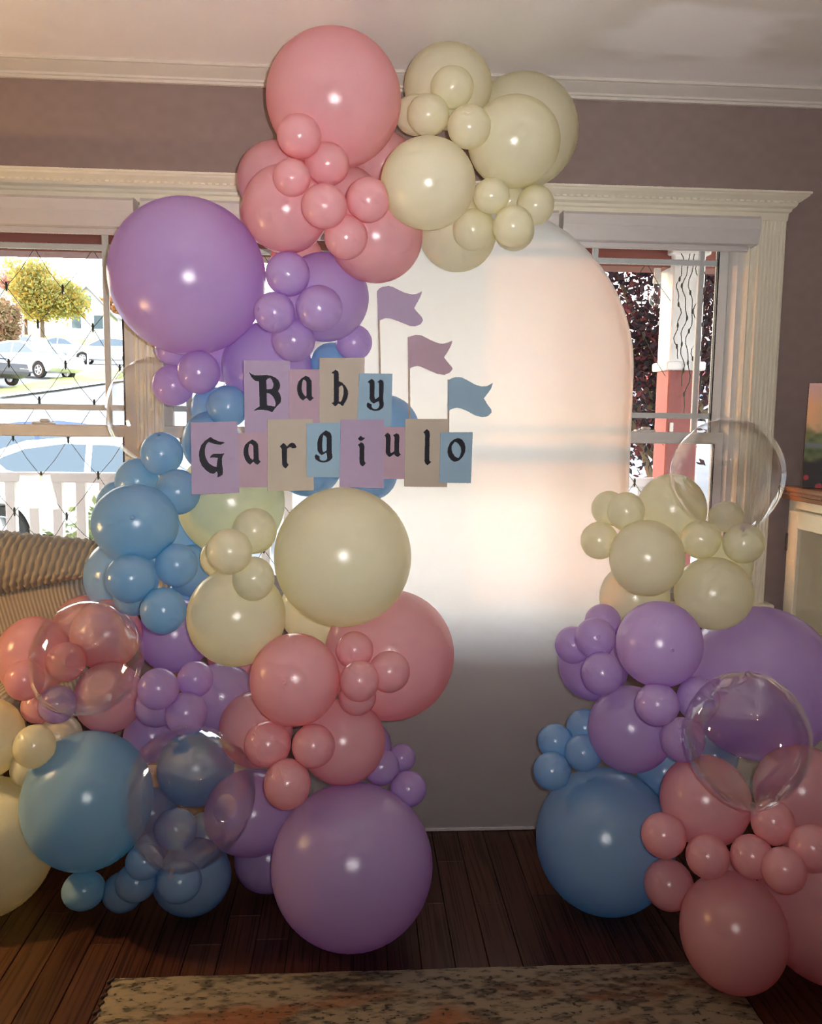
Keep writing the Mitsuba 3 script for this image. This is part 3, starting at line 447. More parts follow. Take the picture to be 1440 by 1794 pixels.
# ------------------------------------------------------------------ letter cards and paper flags
CA, CB = np.array([-0.4089, 2.11, 1.2201]), np.array([0.3279, 2.43, 1.2135])
ct = np.append((CB - CA)[:2], 0.0); ct /= np.linalg.norm(ct); cn = np.array([ct[1], -ct[0], 0.0])          # along the row, and towards the room
if cn[1] > 0: cn = -cn
def card_place(uv, lift, thick):
    """(along, up) outline on the sign's plane, extruded: lift is how far its back stands off the plane"""
    out = []
    for g in getattr(uv, 'geoms', [uv]):
        m = extr(g, thick); q = m.vertices; m.vertices = np.array([CA[0], CA[1], 0]) + q[:, :1] * ct + q[:, 1:2] * [0, 0, 1] + (q[:, 2:] + lift) * cn; out.append(m)
    m = cat_mesh(out); 
    if m.volume < 0: m.invert()
    return m
CARDS = [
('B', 'card_lilac', -0.002, [(0.1367, 1.46), (0.2577, 1.4638), (0.2604, 1.2771), (0.1381, 1.2795)],
 [[(0.1496, 1.4315), (0.156, 1.4266), (0.1646, 1.4237), (0.1761, 1.4241), (0.1964, 1.4255), (0.2066, 1.4238), (0.2184, 1.42), (0.2272, 1.4126), (0.2313, 1.4029), (0.2308, 1.3944), (0.2256, 1.3861), (0.2307, 1.3782), (0.2337, 1.3691), (0.2329, 1.3578), (0.2165, 1.3406), (0.2099, 1.332), (0.2003, 1.3354), (0.1872, 1.3376), (0.1741, 1.3373), (0.1597, 1.3343), (0.1684, 1.3404), (0.1771, 1.3462), (0.176, 1.4082), (0.1645, 1.4108), (0.156, 1.4186)]],
 [[(0.1949, 1.4115), (0.1978, 1.4158), (0.2052, 1.4189), (0.211, 1.4121), (0.2136, 1.4038), (0.2131, 1.3967), (0.2094, 1.3903), (0.1954, 1.3892)], [(0.1958, 1.3797), (0.2035, 1.379), (0.2108, 1.3735), (0.2166, 1.3645), (0.2196, 1.3547), (0.2177, 1.3462), (0.2063, 1.3481), (0.196, 1.3494)]], 'lilac card with a black letter B, first of the upper row'),
('a', 'card_rose', 0, [(0.2546, 1.442), (0.3436, 1.4454), (0.3439, 1.3044), (0.2543, 1.3035)],
 [[(0.2998, 1.4273), (0.3097, 1.4231), (0.3151, 1.4154), (0.3162, 1.404), (0.3162, 1.3768), (0.319, 1.3718), (0.3228, 1.3712), (0.3125, 1.3624), (0.3067, 1.3658), (0.3013, 1.3707), (0.2922, 1.3631), (0.2846, 1.3689), (0.2786, 1.3787), (0.276, 1.3915), (0.2771, 1.4029), (0.2816, 1.4129), (0.2885, 1.4203)]],
 [[(0.293, 1.4176), (0.2991, 1.4149), (0.3018, 1.4107), (0.3021, 1.3779), (0.2998, 1.3735), (0.2937, 1.3791), (0.2896, 1.3876), (0.2887, 1.3975), (0.29, 1.4089)]], 'rose lilac card with a black letter a in the upper row'),
('b', 'card_beige', 0.002, [(0.3372, 1.4745), (0.4657, 1.4802), (0.4638, 1.3009), (0.3375, 1.3043)],
 [[(0.382, 1.4455), (0.3891, 1.4417), (0.3912, 1.4353), (0.3913, 1.4162), (0.4011, 1.4124), (0.4107, 1.4039), (0.4171, 1.3924), (0.4185, 1.3837), (0.4157, 1.3719), (0.403, 1.3504), (0.3966, 1.3547), (0.3903, 1.3582), (0.3824, 1.3493), (0.3769, 1.3536), (0.3714, 1.3578), (0.3776, 1.3616), (0.3774, 1.4348), (0.3695, 1.4367)]],
 [[(0.3917, 1.4008), (0.4012, 1.4066), (0.4052, 1.3965), (0.4052, 1.3834), (0.4021, 1.3716), (0.3974, 1.362), (0.3918, 1.3629)]], 'beige card with a black letter b, tallest of the upper row'),
('y', 'card_blue', 0.004, [(0.4493, 1.4389), (0.5476, 1.4409), (0.5458, 1.2969), (0.4453, 1.2992)],
 [[(0.4849, 1.4251), (0.4923, 1.4212), (0.4945, 1.4138), (0.4938, 1.3796), (0.4961, 1.3708), (0.5018, 1.3739), (0.5076, 1.3777), (0.5077, 1.4127), (0.5064, 1.4157), (0.5022, 1.417), (0.5121, 1.4245), (0.5187, 1.4213), (0.5213, 1.4146), (0.5205, 1.3683), (0.5227, 1.3594), (0.5203, 1.3496), (0.5104, 1.3419), (0.4972, 1.3395), (0.484, 1.3422), (0.4741, 1.348), (0.4711, 1.3554), (0.4732, 1.3599), (0.4756, 1.3621), (0.4863, 1.3572), (0.4864, 1.349), (0.4922, 1.3454), (0.5005, 1.3443), (0.507, 1.3486), (0.5095, 1.3561), (0.5077, 1.3665), (0.4921, 1.3595), (0.4838, 1.3645), (0.4801, 1.3719), (0.4801, 1.4089), (0.4792, 1.4133), (0.4735, 1.4164)]],
 [], 'light blue card with a black letter y, last of the upper row'),
('G', 'card_lilac', 0.006, [(0.0013, 1.3039), (0.1164, 1.3079), (0.1206, 1.128), (0.0007, 1.1271)],
 [[(0.049, 1.2688), (0.0552, 1.2644), (0.0676, 1.2585), (0.0773, 1.2562), (0.0857, 1.2555), (0.0808, 1.252), (0.0744, 1.2497), (0.0647, 1.25), (0.0537, 1.2527), (0.0434, 1.2569), (0.0371, 1.2473), (0.0342, 1.2363), (0.0347, 1.2253), (0.038, 1.2143), (0.0447, 1.2032), (0.0544, 1.1969), (0.0633, 1.1936), (0.0642, 1.203), (0.0671, 1.2168), (0.056, 1.2183), (0.0463, 1.2173), (0.0505, 1.2238), (0.0568, 1.2272), (0.0728, 1.2271), (0.084, 1.228), (0.079, 1.2222), (0.0768, 1.2139), (0.077, 1.2001), (0.0787, 1.1903), (0.079, 1.1792), (0.0771, 1.1736), (0.0707, 1.1703), (0.0649, 1.1683), (0.0659, 1.1766), (0.0639, 1.1836), (0.0555, 1.1771), (0.0458, 1.1797), (0.0363, 1.1868), (0.0268, 1.1979), (0.0215, 1.2104), (0.02, 1.2241), (0.0212, 1.2364), (0.0261, 1.2487), (0.0345, 1.2582)]],
 [], 'lilac card with a black letter G, first of the lower row'),
('a', 'card_rose', 0.004, [(0.1132, 1.2779), (0.1992, 1.2827), (0.1985, 1.1406), (0.1178, 1.1412)],
 [[(0.1547, 1.2624), (0.1641, 1.2582), (0.1698, 1.2512), (0.1712, 1.2413), (0.1718, 1.213), (0.1739, 1.2088), (0.1776, 1.2062), (0.168, 1.1978), (0.1622, 1.2018), (0.1579, 1.2068), (0.1492, 1.1992), (0.142, 1.2042), (0.1356, 1.2148), (0.1325, 1.2274), (0.133, 1.2386), (0.1366, 1.2484), (0.1439, 1.2554)]],
 [[(0.1482, 1.2519), (0.1539, 1.2505), (0.1582, 1.2463), (0.1587, 1.2132), (0.1558, 1.2104), (0.15, 1.2161), (0.1458, 1.2245), (0.1448, 1.2344), (0.1459, 1.2442)]], 'rose lilac card with a black letter a in the lower row, beside the G'),
('r', 'card_beige', 0.006, [(0.1949, 1.3131), (0.3168, 1.316), (0.3202, 1.1286), (0.1939, 1.1304)],
 [[(0.2367, 1.2537), (0.2426, 1.2497), (0.2464, 1.2442), (0.2524, 1.2511), (0.2592, 1.2547), (0.266, 1.2525), (0.2705, 1.2474), (0.272, 1.2417), (0.2607, 1.2393), (0.2569, 1.2432), (0.2524, 1.2425), (0.2467, 1.2382), (0.2463, 1.2037), (0.2485, 1.2001), (0.2515, 1.1979), (0.2432, 1.1882), (0.2372, 1.1916), (0.2335, 1.1981), (0.2326, 1.2368), (0.2314, 1.2404), (0.2274, 1.2447)]],
 [], 'beige card with a black letter r in the lower row'),
('g', 'card_blue', 0.008, [(0.2995, 1.3039), (0.3974, 1.3079), (0.3964, 1.1618), (0.301, 1.1652)],
 [[(0.3529, 1.287), (0.3623, 1.2824), (0.3678, 1.2773), (0.3691, 1.2714), (0.3692, 1.2289), (0.3719, 1.22), (0.3704, 1.2126), (0.3633, 1.2061), (0.3523, 1.2025), (0.3413, 1.2023), (0.3304, 1.2064), (0.3234, 1.2123), (0.3218, 1.2182), (0.3249, 1.2244), (0.3358, 1.2181), (0.3351, 1.2122), (0.339, 1.2078), (0.3476, 1.2062), (0.3538, 1.2084), (0.3573, 1.2135), (0.3562, 1.2201), (0.3546, 1.2282), (0.3413, 1.2217), (0.3343, 1.2269), (0.3296, 1.2349), (0.3291, 1.2524), (0.3311, 1.2641), (0.3365, 1.2743), (0.3443, 1.2809)]],
 [[(0.3459, 1.2743), (0.3521, 1.2714), (0.3553, 1.2663), (0.3553, 1.2341), (0.346, 1.229), (0.3433, 1.2349), (0.3428, 1.2524), (0.3435, 1.267)]], 'light blue card with a black letter g in the lower row'),
('i', 'card_lilac', 0.01, [(0.394, 1.3154), (0.5214, 1.3169), (0.5217, 1.1295), (0.3916, 1.1359)],
 [[(0.4525, 1.2732), (0.457, 1.2687), (0.4648, 1.2668), (0.4595, 1.262), (0.453, 1.259), (0.4472, 1.2612), (0.4436, 1.265)], [(0.4535, 1.256), (0.4604, 1.2515), (0.463, 1.2448), (0.4627, 1.2073), (0.464, 1.2028), (0.4682, 1.199), (0.4579, 1.1904), (0.4518, 1.1954), (0.449, 1.2029), (0.449, 1.2403), (0.4482, 1.2441), (0.4438, 1.2478)]],
 [], 'lilac card with a black letter i in the lower row'),
('u', 'card_rose', 0.008, [(0.513, 1.2967), (0.5932, 1.2973), (0.5917, 1.1533), (0.5128, 1.1549)],
 [[(0.5322, 1.2813), (0.539, 1.2772), (0.542, 1.2704), (0.5412, 1.2309), (0.5438, 1.2255), (0.554, 1.2308), (0.5544, 1.2674), (0.5531, 1.2712), (0.5483, 1.2735), (0.5601, 1.2803), (0.567, 1.2766), (0.5688, 1.2705), (0.5679, 1.2307), (0.5694, 1.2261), (0.5742, 1.2218), (0.5644, 1.2147), (0.5575, 1.2186), (0.5537, 1.2235), (0.5392, 1.2144), (0.5321, 1.2203), (0.5278, 1.2279), (0.5282, 1.2658), (0.5273, 1.2704), (0.5231, 1.2734)]],
 [], 'rose lilac card with a black letter u in the lower row'),
('l', 'card_beige', 0.01, [(0.5858, 1.3192), (0.7215, 1.3208), (0.7217, 1.1278), (0.5849, 1.1327)],
 [[(0.6528, 1.2916), (0.6599, 1.287), (0.6623, 1.28), (0.6619, 1.2068), (0.6641, 1.2021), (0.6686, 1.2002), (0.6568, 1.1913), (0.65, 1.196), (0.6472, 1.2039), (0.6478, 1.2753), (0.6459, 1.2799), (0.6415, 1.2822)]],
 [], 'beige card with a black letter l in the lower row'),
('o', 'card_blue', 0.012, [(0.6963, 1.2836), (0.8016, 1.2842), (0.7994, 1.1375), (0.6954, 1.1414)],
 [[(0.7538, 1.2675), (0.7659, 1.263), (0.7744, 1.2535), (0.7784, 1.2392), (0.776, 1.2249), (0.7671, 1.2106), (0.7544, 1.202), (0.7425, 1.2), (0.7314, 1.2054), (0.723, 1.2157), (0.7192, 1.2284), (0.7216, 1.2425), (0.7286, 1.2551), (0.7402, 1.2638)]],
 [[(0.7422, 1.257), (0.7533, 1.252), (0.7617, 1.2424), (0.7648, 1.2313), (0.7623, 1.2202), (0.7564, 1.2104), (0.745, 1.214), (0.7365, 1.2235), (0.7323, 1.2346), (0.7333, 1.2457)]], 'light blue card with a black letter o, last of the lower row')
]
for nm, mat, lift, quad, glyph, holes, lab in CARDS:
    o = name('letter_card'); tag(o, lab, 'paper card', 'letter cards of the name sign')
    put(o + '__card', card_place(Polygon(quad), lift, .0012), mat)
    for gpart in glyph:
        gp = Polygon(gpart, holes if gpart is glyph[-1] else None).buffer(0).buffer(.0006).buffer(-.0012).buffer(.0006)
        put(o + '__letter', card_place(gp, lift + .0012, .0006), 'card_ink')
FLAGS = [
('card_lilac', [(0.5051, 1.6556), (0.5092, 1.6646), (0.5204, 1.6713), (0.5373, 1.6751), (0.5516, 1.6731), (0.5688, 1.6669), (0.5891, 1.6602), (0.6095, 1.6582), (0.6241, 1.6604), (0.6402, 1.6688), (0.6374, 1.6583), (0.6274, 1.6397), (0.6165, 1.6223), (0.6279, 1.6103), (0.6399, 1.5996), (0.6451, 1.5909), (0.6373, 1.5801), (0.6226, 1.5733), (0.605, 1.573), (0.5874, 1.5783), (0.5613, 1.5855), (0.544, 1.5895), (0.5298, 1.5893), (0.5129, 1.5824), (0.5073, 1.5808)], [(0.5081, 1.6608), (0.5185, 1.376)], 'lilac swallowtail paper flag on a thin stick, highest of the three'),
('card_rose', [(0.5988, 1.538), (0.6054, 1.5448), (0.623, 1.5504), (0.6407, 1.5494), (0.6648, 1.5403), (0.6891, 1.532), (0.7074, 1.53), (0.7226, 1.5337), (0.7394, 1.5404), (0.7365, 1.5297), (0.7261, 1.5107), (0.7133, 1.493), (0.7237, 1.4816), (0.7363, 1.4702), (0.742, 1.4625), (0.7336, 1.4515), (0.7152, 1.4442), (0.6938, 1.4461), (0.6724, 1.4532), (0.6482, 1.4615), (0.6303, 1.466), (0.6126, 1.4614), (0.6009, 1.4544)], [(0.6019, 1.5433), (0.6091, 1.26)], 'rose lilac swallowtail paper flag on a thin stick, middle one'),
('card_blue', [(0.7279, 1.4274), (0.7355, 1.4343), (0.7525, 1.4397), (0.7712, 1.4395), (0.7935, 1.4309), (0.8192, 1.4195), (0.8386, 1.4155), (0.858, 1.4172), (0.8772, 1.4268), (0.8728, 1.4116), (0.8618, 1.3976), (0.8476, 1.3814), (0.8594, 1.3661), (0.8729, 1.3513), (0.8757, 1.3417), (0.8636, 1.3305), (0.8442, 1.3275), (0.8215, 1.3313), (0.7957, 1.3431), (0.7733, 1.3509), (0.7575, 1.3533), (0.742, 1.3495), (0.7297, 1.3434)], [(0.7303, 1.4315), (0.7342, 1.2059)], 'light blue swallowtail paper flag on a thin stick, lowest one')
]
for mat, outline, pole, lab in FLAGS:
    o = name('paper_flag'); tag(o, lab, 'paper flag', 'paper flags above the letter cards')
    put(o + '__pennant', card_place(Polygon(outline).buffer(0), -.006, .0010), mat)
    (u0, z0), (u1, z1) = pole; f = lambda u, z: np.array([CA[0], CA[1], 0]) + u * ct + [0, 0, z] - cn * .0075
    put(o + '__stick', tube([f(u0, z0), f(u1, z1)], .0026, 8), 'dowel_wood', 40)

# ------------------------------------------------------------------ rug, cabinet, painting
RX0, RX1, RY0, RY1 = -.565, .905, .5, 1.897
def rug_mesh():
    nx, ny = 60, 56; X, Y = np.meshgrid(np.linspace(RX0, RX1, nx), np.linspace(RY0, RY1, ny), indexing='ij')
    Z = .0055 + .0012 * meshkit.noise(np.stack([X * 40, Y * 40, X * 0], -1), 3); Z[0] = Z[-1] = .001; Z[:, 0] = Z[:, -1] = .001
    Y = Y + .004 * (meshkit.noise(np.stack([X * 25, X * 0, X * 0], -1), 5) - .5) * (Y > RY1 - .01)
    v = np.stack([X, Y, Z], -1).reshape(-1, 3); i, j = np.meshgrid(np.arange(nx - 1), np.arange(ny - 1), indexing='ij'); a = (i * ny + j).ravel()
    return trimesh.Trimesh(v, np.vstack([np.stack([a, a + ny, a + ny + 1], 1), np.stack([a, a + ny + 1, a + 1], 1)]), process=False)
tag('rug', 'beige and brown worn pattern rug on the dark floor in the foreground', 'rug')
put('rug__pile', rug_mesh(), 'rug_pile', True)
put('rug__binding', cat_mesh([tube([(RX0 - .004 - .006 * math.sin(q * 1.7) ** 2, y, .003), (RX0 + .004, y + .012, .005)], .003, 6) for q, y in enumerate(np.arange(RY0, RY1 - .01, .026))]), 'rug_binding'); labels['rug__binding'] = {'kind': 'stuff', 'label': 'dark stitched edge binding'}

plain('cabinet_cream', (0.74, 0.70, 0.55), 0.4, 0.45); plain('cabinet_top', proc(lambda p, n, uv: mix((0.20, 0.10, 0.06), (0.33, 0.19, 0.12), fbm(p.x * 60, p.y * 4, 1.0))), 0.25, 0.6); plain('dark_iron', (0.05, 0.045, 0.04), 0.45, 0.5)
CX, CY0, CY1, CZ = 1.483, 1.80, 2.795, 1.065
tag('cabinet', 'cream painted cabinet with glass doors and a coppery brown top at the right wall', 'cabinet')
put('cabinet__body', cat_mesh([bx(CX, 1.88, CY1 - .02, CY1, .06, CZ), bx(CX, 1.88, CY0, CY0 + .02, .06, CZ), bx(1.86, 1.88, CY0, CY1, .06, CZ), bx(CX, 1.88, CY0, CY1, .06, .10), bx(CX, 1.88, CY0, CY1, CZ - .02, CZ), bx(CX - .002, CX + .02, CY1 - .035, CY1, .06, CZ, .002), bx(CX - .002, CX + .02, CY0, CY0 + .035, .06, CZ, .002), bx(CX - .002, CX + .02, CY0, CY1, CZ - .03, CZ, .002), bx(CX - .002, CX + .02, CY0, CY1, .06, .12, .002), bx(CX + .02, 1.84, CY0 + .03, CY1 - .03, 0, .06)]), 'cabinet_cream')
put('cabinet__shelf', bx(CX + .03, 1.86, CY0 + .02, CY1 - .02, .58, .60), 'cabinet_cream')
put('cabinet__top', along_y([(CX - .022, CZ + .012), (CX - .018, CZ), (1.895, CZ), (1.895, CZ + .045), (CX - .030, CZ + .045), (CX - .034, CZ + .040), (CX - .034, CZ + .032), (CX - .026, CZ + .026)], CY0 - .02, CY1 + .02), 'cabinet_top')
_bead = trimesh.creation.icosphere(subdivisions=1, radius=.0055)
def beads():
    out = []
    for y in np.arange(CY0, CY1 + .015, .0115): q = _bead.copy(); q.apply_translation([CX - .0225, y, CZ + .019]); out.append(q)
    return cat_mesh(out)
put('cabinet__bead_trim', beads(), 'cabinet_top', True); labels['cabinet__bead_trim'] = {'kind': 'stuff', 'label': 'row of coppery beads under the top'}
ym = (CY0 + CY1) / 2
for a, b, s in ((ym + .002, CY1 - .037, 1), (CY0 + .037, ym - .002, -1)):
    z0, z1 = .13, CZ - .034; t = .058
    k = put('cabinet__door', cat_mesh([bx(CX - .020, CX - .002, a, a + t, z0, z1, .003), bx(CX - .020, CX - .002, b - t, b, z0, z1, .003), bx(CX - .020, CX - .002, a + t - .002, b - t + .002, z1 - t, z1, .003), bx(CX - .020, CX - .002, a + t - .002, b - t + .002, z0, z0 + .42, .003), bx(CX - .020, CX - .002, a + t - .002, b - t + .002, z0 + .40, z0 + .45, .003)]), 'cabinet_cream')
    p = trimesh.Trimesh([[CX - .011, a + t, z0 + .44], [CX - .011, b - t, z0 + .44], [CX - .011, b - t, z1 - t], [CX - .011, a + t, z1 - t]], [[0, 1, 2], [0, 2, 3]], process=False)
    put(k + '__pane', p, 'window_glass')
    hy = b + .002 if s > 0 else a - .002
    for hz in (z1 - .11, z0 + .12): put(k + '__hinge', bx(CX - .0235, CX - .016, hy - .005, hy + .005, hz - .03, hz + .03, .002), 'dark_iron')
    ky = a + .028 if s > 0 else b - .028
    m = lathe([(0, 0), (.006, 0), (.005, .012), (.013, .018), (.013, .024), (0, .029)], 20); m.apply_transform(trimesh.geometry.align_vectors([0, 0, 1], [-1, 0, 0])); m.apply_translation([CX - .020, ky, .72]); put(k + '__knob', m, 'dark_iron', 30)

def painting_colour(p, n, uv):
    z = (p.z - 1.11) / 0.35; q = fbm(p.x * 22, p.y * 22, p.z * 22, 3); r = noise(p.x * 60, p.y * 60, p.z * 60)
    sky = mix((0.62, 0.40, 0.22), (0.55, 0.42, 0.45), smoothstep(.75, 1.0, z))
    tree = mix((0.05, 0.09, 0.03), (0.20, 0.24, 0.09), r)
    c = mix(tree, sky, smoothstep(.52, .66, z + .35 * (q - .5)))
    c = mix(c, (0.16, 0.19, 0.20), smoothstep(.36, .40, z) * (1 - smoothstep(.41, .45, z)))
    dark = mix((0.012, 0.012, 0.014), (0.30, 0.03, 0.04), smoothstep(.68, .78, noise(p.x * 34, p.y * 34, p.z * 34)))
    return mix(dark, c, smoothstep(.22, .42, z + .3 * (q - .5)))
plain('painting_print', proc(painting_colour), 0.4, 0.4); plain('canvas_edge', (0.06, 0.045, 0.04), 0.6)
tag('painting', 'landscape painting with a pink sky and dark flowers standing on the cabinet', 'painting')
def stand(m, at, deg, lean=0):
    m.apply_transform(trimesh.transformations.rotation_matrix(math.radians(lean), [1, 0, 0])); m.apply_transform(trimesh.transformations.rotation_matrix(math.radians(deg), [0, 0, 1])); m.apply_translation(at); return m
put('painting__canvas', stand(bx(0, .42, 0, .028, 0, .345, .002), (1.462, 2.69, CZ + .046), -38, -4), 'canvas_edge')
put('painting__picture', stand(bx(.002, .418, -.0012, .0, .002, .343), (1.462, 2.69, CZ + .046), -38, -4), 'painting_print')

# ------------------------------------------------------------------ armchair with a ribbed blanket; table lamp outside the picture
def ribs(fr): return proc(lambda p, n, uv: mix((0.25, 0.21, 0.16), (0.44, 0.39, 0.32), smoothstep(.2, .8, 0.5 + 0.5 * dr.sin((p.x + .25 * p.z) * fr))))
scene['chair_cord'] = {'type': 'twosided', 'bsdf': {'type': 'principled', 'base_color': ribs(520.0), 'roughness': 0.9, 'specular': 0.1, 'sheen': 0.4}}
plain('blanket_plush', (0.30, 0.265, 0.21), 0.95, 0.1, sheen=0.6); plain('dark_wood', (0.10, 0.05, 0.03), 0.4)
tag('armchair', 'cream corduroy armchair under the left window, mostly behind pink balloons', 'armchair')
def pad(x0, x1, y0, y1, z0, z1, r=.05):
    m = bx(x0, x1, y0, y1, z0, z1, r)
    return unman(man(m).refine_to_length(.03)) if False else m
def soft(x0, x1, y0, y1, z0, z1, r):
    h = m3.Manifold.batch_hull([m3.Manifold.sphere(r, 20).translate([x, y, z]) for x in (x0 + r, x1 - r) for y in (y0 + r, y1 - r) for z in (z0 + r, z1 - r)]); return unman(h)
put('armchair__backrest', soft(-1.95, -.83, 2.60, 2.765, .34, .835, .075), 'chair_cord', 40)
put('armchair__seat', soft(-1.95, -1.00, 2.33, 2.62, .35, .50, .05), 'chair_cord', 40)
for x, y in ((-1.9, 2.40), (-1.05, 2.56), (-1.9, 2.72), (-.93, 2.72)): put('armchair__leg', tube([(x, y, 0), (x, y, .36)], [.018, .026], 12), 'dark_wood', 40)
put('armchair__rail', bx(-1.93, -1.0, 2.335, 2.36, .335, .365, .004), 'dark_wood')
def blanket():
    """a thick plush throw rolled over the top of the backrest: fat ribs run round it"""
    ns, na = 560, 48; v = []
    for i in range(ns):
        s = i / (ns - 1); x = -2.0 + 1.24 * s; cz = .880 + .012 * math.sin(s * 5); hz = .135 - .055 * s ** 3; hy = .115 - .03 * s ** 3
        end = math.sqrt(max(1e-4, 1 - max(0, (abs(s - .5) - .465) / .035) ** 2)); rib = .86 + .14 * math.sqrt(abs(math.sin(s * math.pi * 62)))
        for a in np.arange(na) * 2 * np.pi / na:
            w = 1 + .04 * math.sin(3 * a + s * 9) + .035 * math.sin(13 * a + 2 * math.floor(s * 62)); sag = -.035 * max(0, -math.sin(a)) * (1 - s)
            y, z = 2.645 - .02 + hy * rib * end * w * math.cos(a), cz - .02 + hz * rib * end * w * math.sin(a) * (1 if math.sin(a) > 0 else 1 - .72 * min(1, max(0, (s - .60) / .36))) + sag
            if y > 2.592: z = max(z, .8385)
            v.append([x + .022 * math.sin(a), y, z])
    f = []
    for i in range(ns - 1):
        for j in range(na): q = [i * na + j, i * na + (j + 1) % na, (i + 1) * na + (j + 1) % na, (i + 1) * na + j]; f += [[q[0], q[1], q[2]], [q[0], q[2], q[3]]]
    return trimesh.Trimesh(v, f, process=False)
tag('throw_blanket', 'thick ribbed plush beige blanket thrown over the top of the armchair', 'blanket')
put('throw_blanket', blanket(), 'blanket_plush', True)

plain('lamp_brass', (0.5, 0.36, 0.16), 0.3, 0.5, metallic=0.8)
LX, LY = -1.42, 1.96
tag('floor_lamp', 'low lit brass lamp with a small warm shade left of the balloons', 'lamp')
put('floor_lamp__base', lathe([(0, 0), (.11, 0), (.11, .012), (.02, .03), (0, .03)], 32, (LX, LY, 0)), 'lamp_brass', 30)
put('floor_lamp__pole', tube([(LX, LY, .02), (LX, LY, .93)], .008, 12), 'lamp_brass', 40)
scene['floor_lamp__shade'] = {**mikit.ply(lathe([(.092, .90), (.060, 1.05)], 40, (LX, LY, 0)), None, 30), 'bsdf': {'type': 'twosided', 'bsdf': {'type': 'diffuse', 'reflectance': rgb(.7, .6, .45)}}, 'emitter': {'type': 'area', 'radiance': rgb(60.0 * 1.0, 60.0 * .58, 60.0 * .21)}}
m = trimesh.creation.icosphere(subdivisions=3, radius=.032); m.apply_translation([LX, LY, .962])
scene['floor_lamp__bulb'] = {**mikit.ply(m, None, True), 'bsdf': {'type': 'diffuse', 'reflectance': rgb(.6, .6, .6)}, 'emitter': {'type': 'area', 'radiance': rgb(1200.0 * 1.0, 1200.0 * .64, 1200.0 * .26)}}

# ------------------------------------------------------------------ outside: porch
plain('porch_white', (0.80, 0.80, 0.80), 0.5); plain('porch_red', proc(lambda p, n, uv: mix((0.24, 0.070, 0.066), (0.31, 0.095, 0.088), fbm(p.x * 8, p.y * 8, p.z * 3))), 0.5); plain('beam_red', (0.20, 0.05, 0.035), 0.5)
plain('deck_grey', (0.35, 0.34, 0.33), 0.7); plain('brick_out', (0.55, 0.52, 0.5), 0.8)
put('porch_deck', bx(-6, 2.2, OUT, 4.75, -.20, -.05), 'deck_grey'); structure('porch_deck', 'grey porch deck outside the windows', 'porch')
put('porch_ceiling', bx(-6, 2.2, OUT, 4.75, 2.33, 2.42), 'beam_red'); structure('porch_ceiling', 'dark red porch ceiling outside the windows', 'porch')
put('porch_beam__beam', bx(-6, 2.1, 4.32, 4.50, 2.105, 2.33, .006), 'beam_red'); structure('porch_beam', 'dark red porch beam across the top of the windows', 'beam')
put('porch_beam__strip', bx(-6, -1.2, 4.30, 4.32, 2.205, 2.215, .002), 'porch_white'); labels['porch_beam__strip'] = {'label': 'thin white strip'}
tag('porch_railing', 'white porch railing with square balusters in front of the white car', 'railing')
put('porch_railing__top_rail', bx(-6, 1.588, 4.36, 4.44, .975, 1.025, .006), 'porch_white'); put('porch_railing__bottom_rail', bx(-6, 1.588, 4.37, 4.43, .04, .085, .004), 'porch_white')
_bal = mikit.ply(bx(-.0235, .0235, 4.3765, 4.4235, .08, .98, .003), 'porch_white')
for x in np.arange(-2.45, 1.55, .1165): again('porch_railing__baluster', _bal, T().translate([float(x), 0, 0]))
tag('porch_post', 'square porch post, white above and red below, seen through the right window', 'post')
put('porch_post__upper_shaft', bx(1.59, 1.755, 4.28, 4.46, 1.60, 2.33, .006), 'porch_white'); put('porch_post__lower_shaft', bx(1.59, 1.755, 4.28, 4.46, -.05, 1.60, .006), 'porch_red')
labels['porch_post__lower_shaft'] = {'label': 'red lower half'}; labels['porch_post__upper_shaft'] = {'label': 'white upper half'}
put('porch_post__band', bx(1.57, 1.775, 4.26, 4.48, 1.585, 1.63, .006), 'porch_white'); put('porch_post__capital', bx(1.57, 1.775, 4.26, 4.48, 2.16, 2.22, .006), 'porch_white')
put('porch_post__outlet', bx(1.605, 1.625, 4.272, 4.282, 1.27, 1.32, .003), 'frame_metal')
# hanging bulb
plain('wire_dark', (0.025, 0.03, 0.02), 0.6); scene['bulb_glass'] = {'type': 'thindielectric', 'int_ior': 1.5}; plain('socket_white', (0.75, 0.75, 0.73), 0.4)
tag('hanging_bulb', 'clear light bulb in a white socket hanging from the porch beam', 'light bulb')
hb = (1.535, 4.36)
put('hanging_bulb__cord', tube([(*hb, 2.104), (*hb, 2.09)], .004, 6), 'wire_dark'); put('hanging_bulb__socket', lathe([(0, 2.11), (.018, 2.11), (.018, 2.06), (.022, 2.05), (.022, 2.03), (0, 2.03)], 20, (*hb, 0)), 'socket_white', 30)
put('hanging_bulb__glass', lathe([(.016, 2.03), (.018, 2.01), (.034, 1.975), (.038, 1.955), (.034, 1.93), (.02, 1.915), (.0, 1.912)], 24, (*hb, 0)), 'bulb_glass', 60)
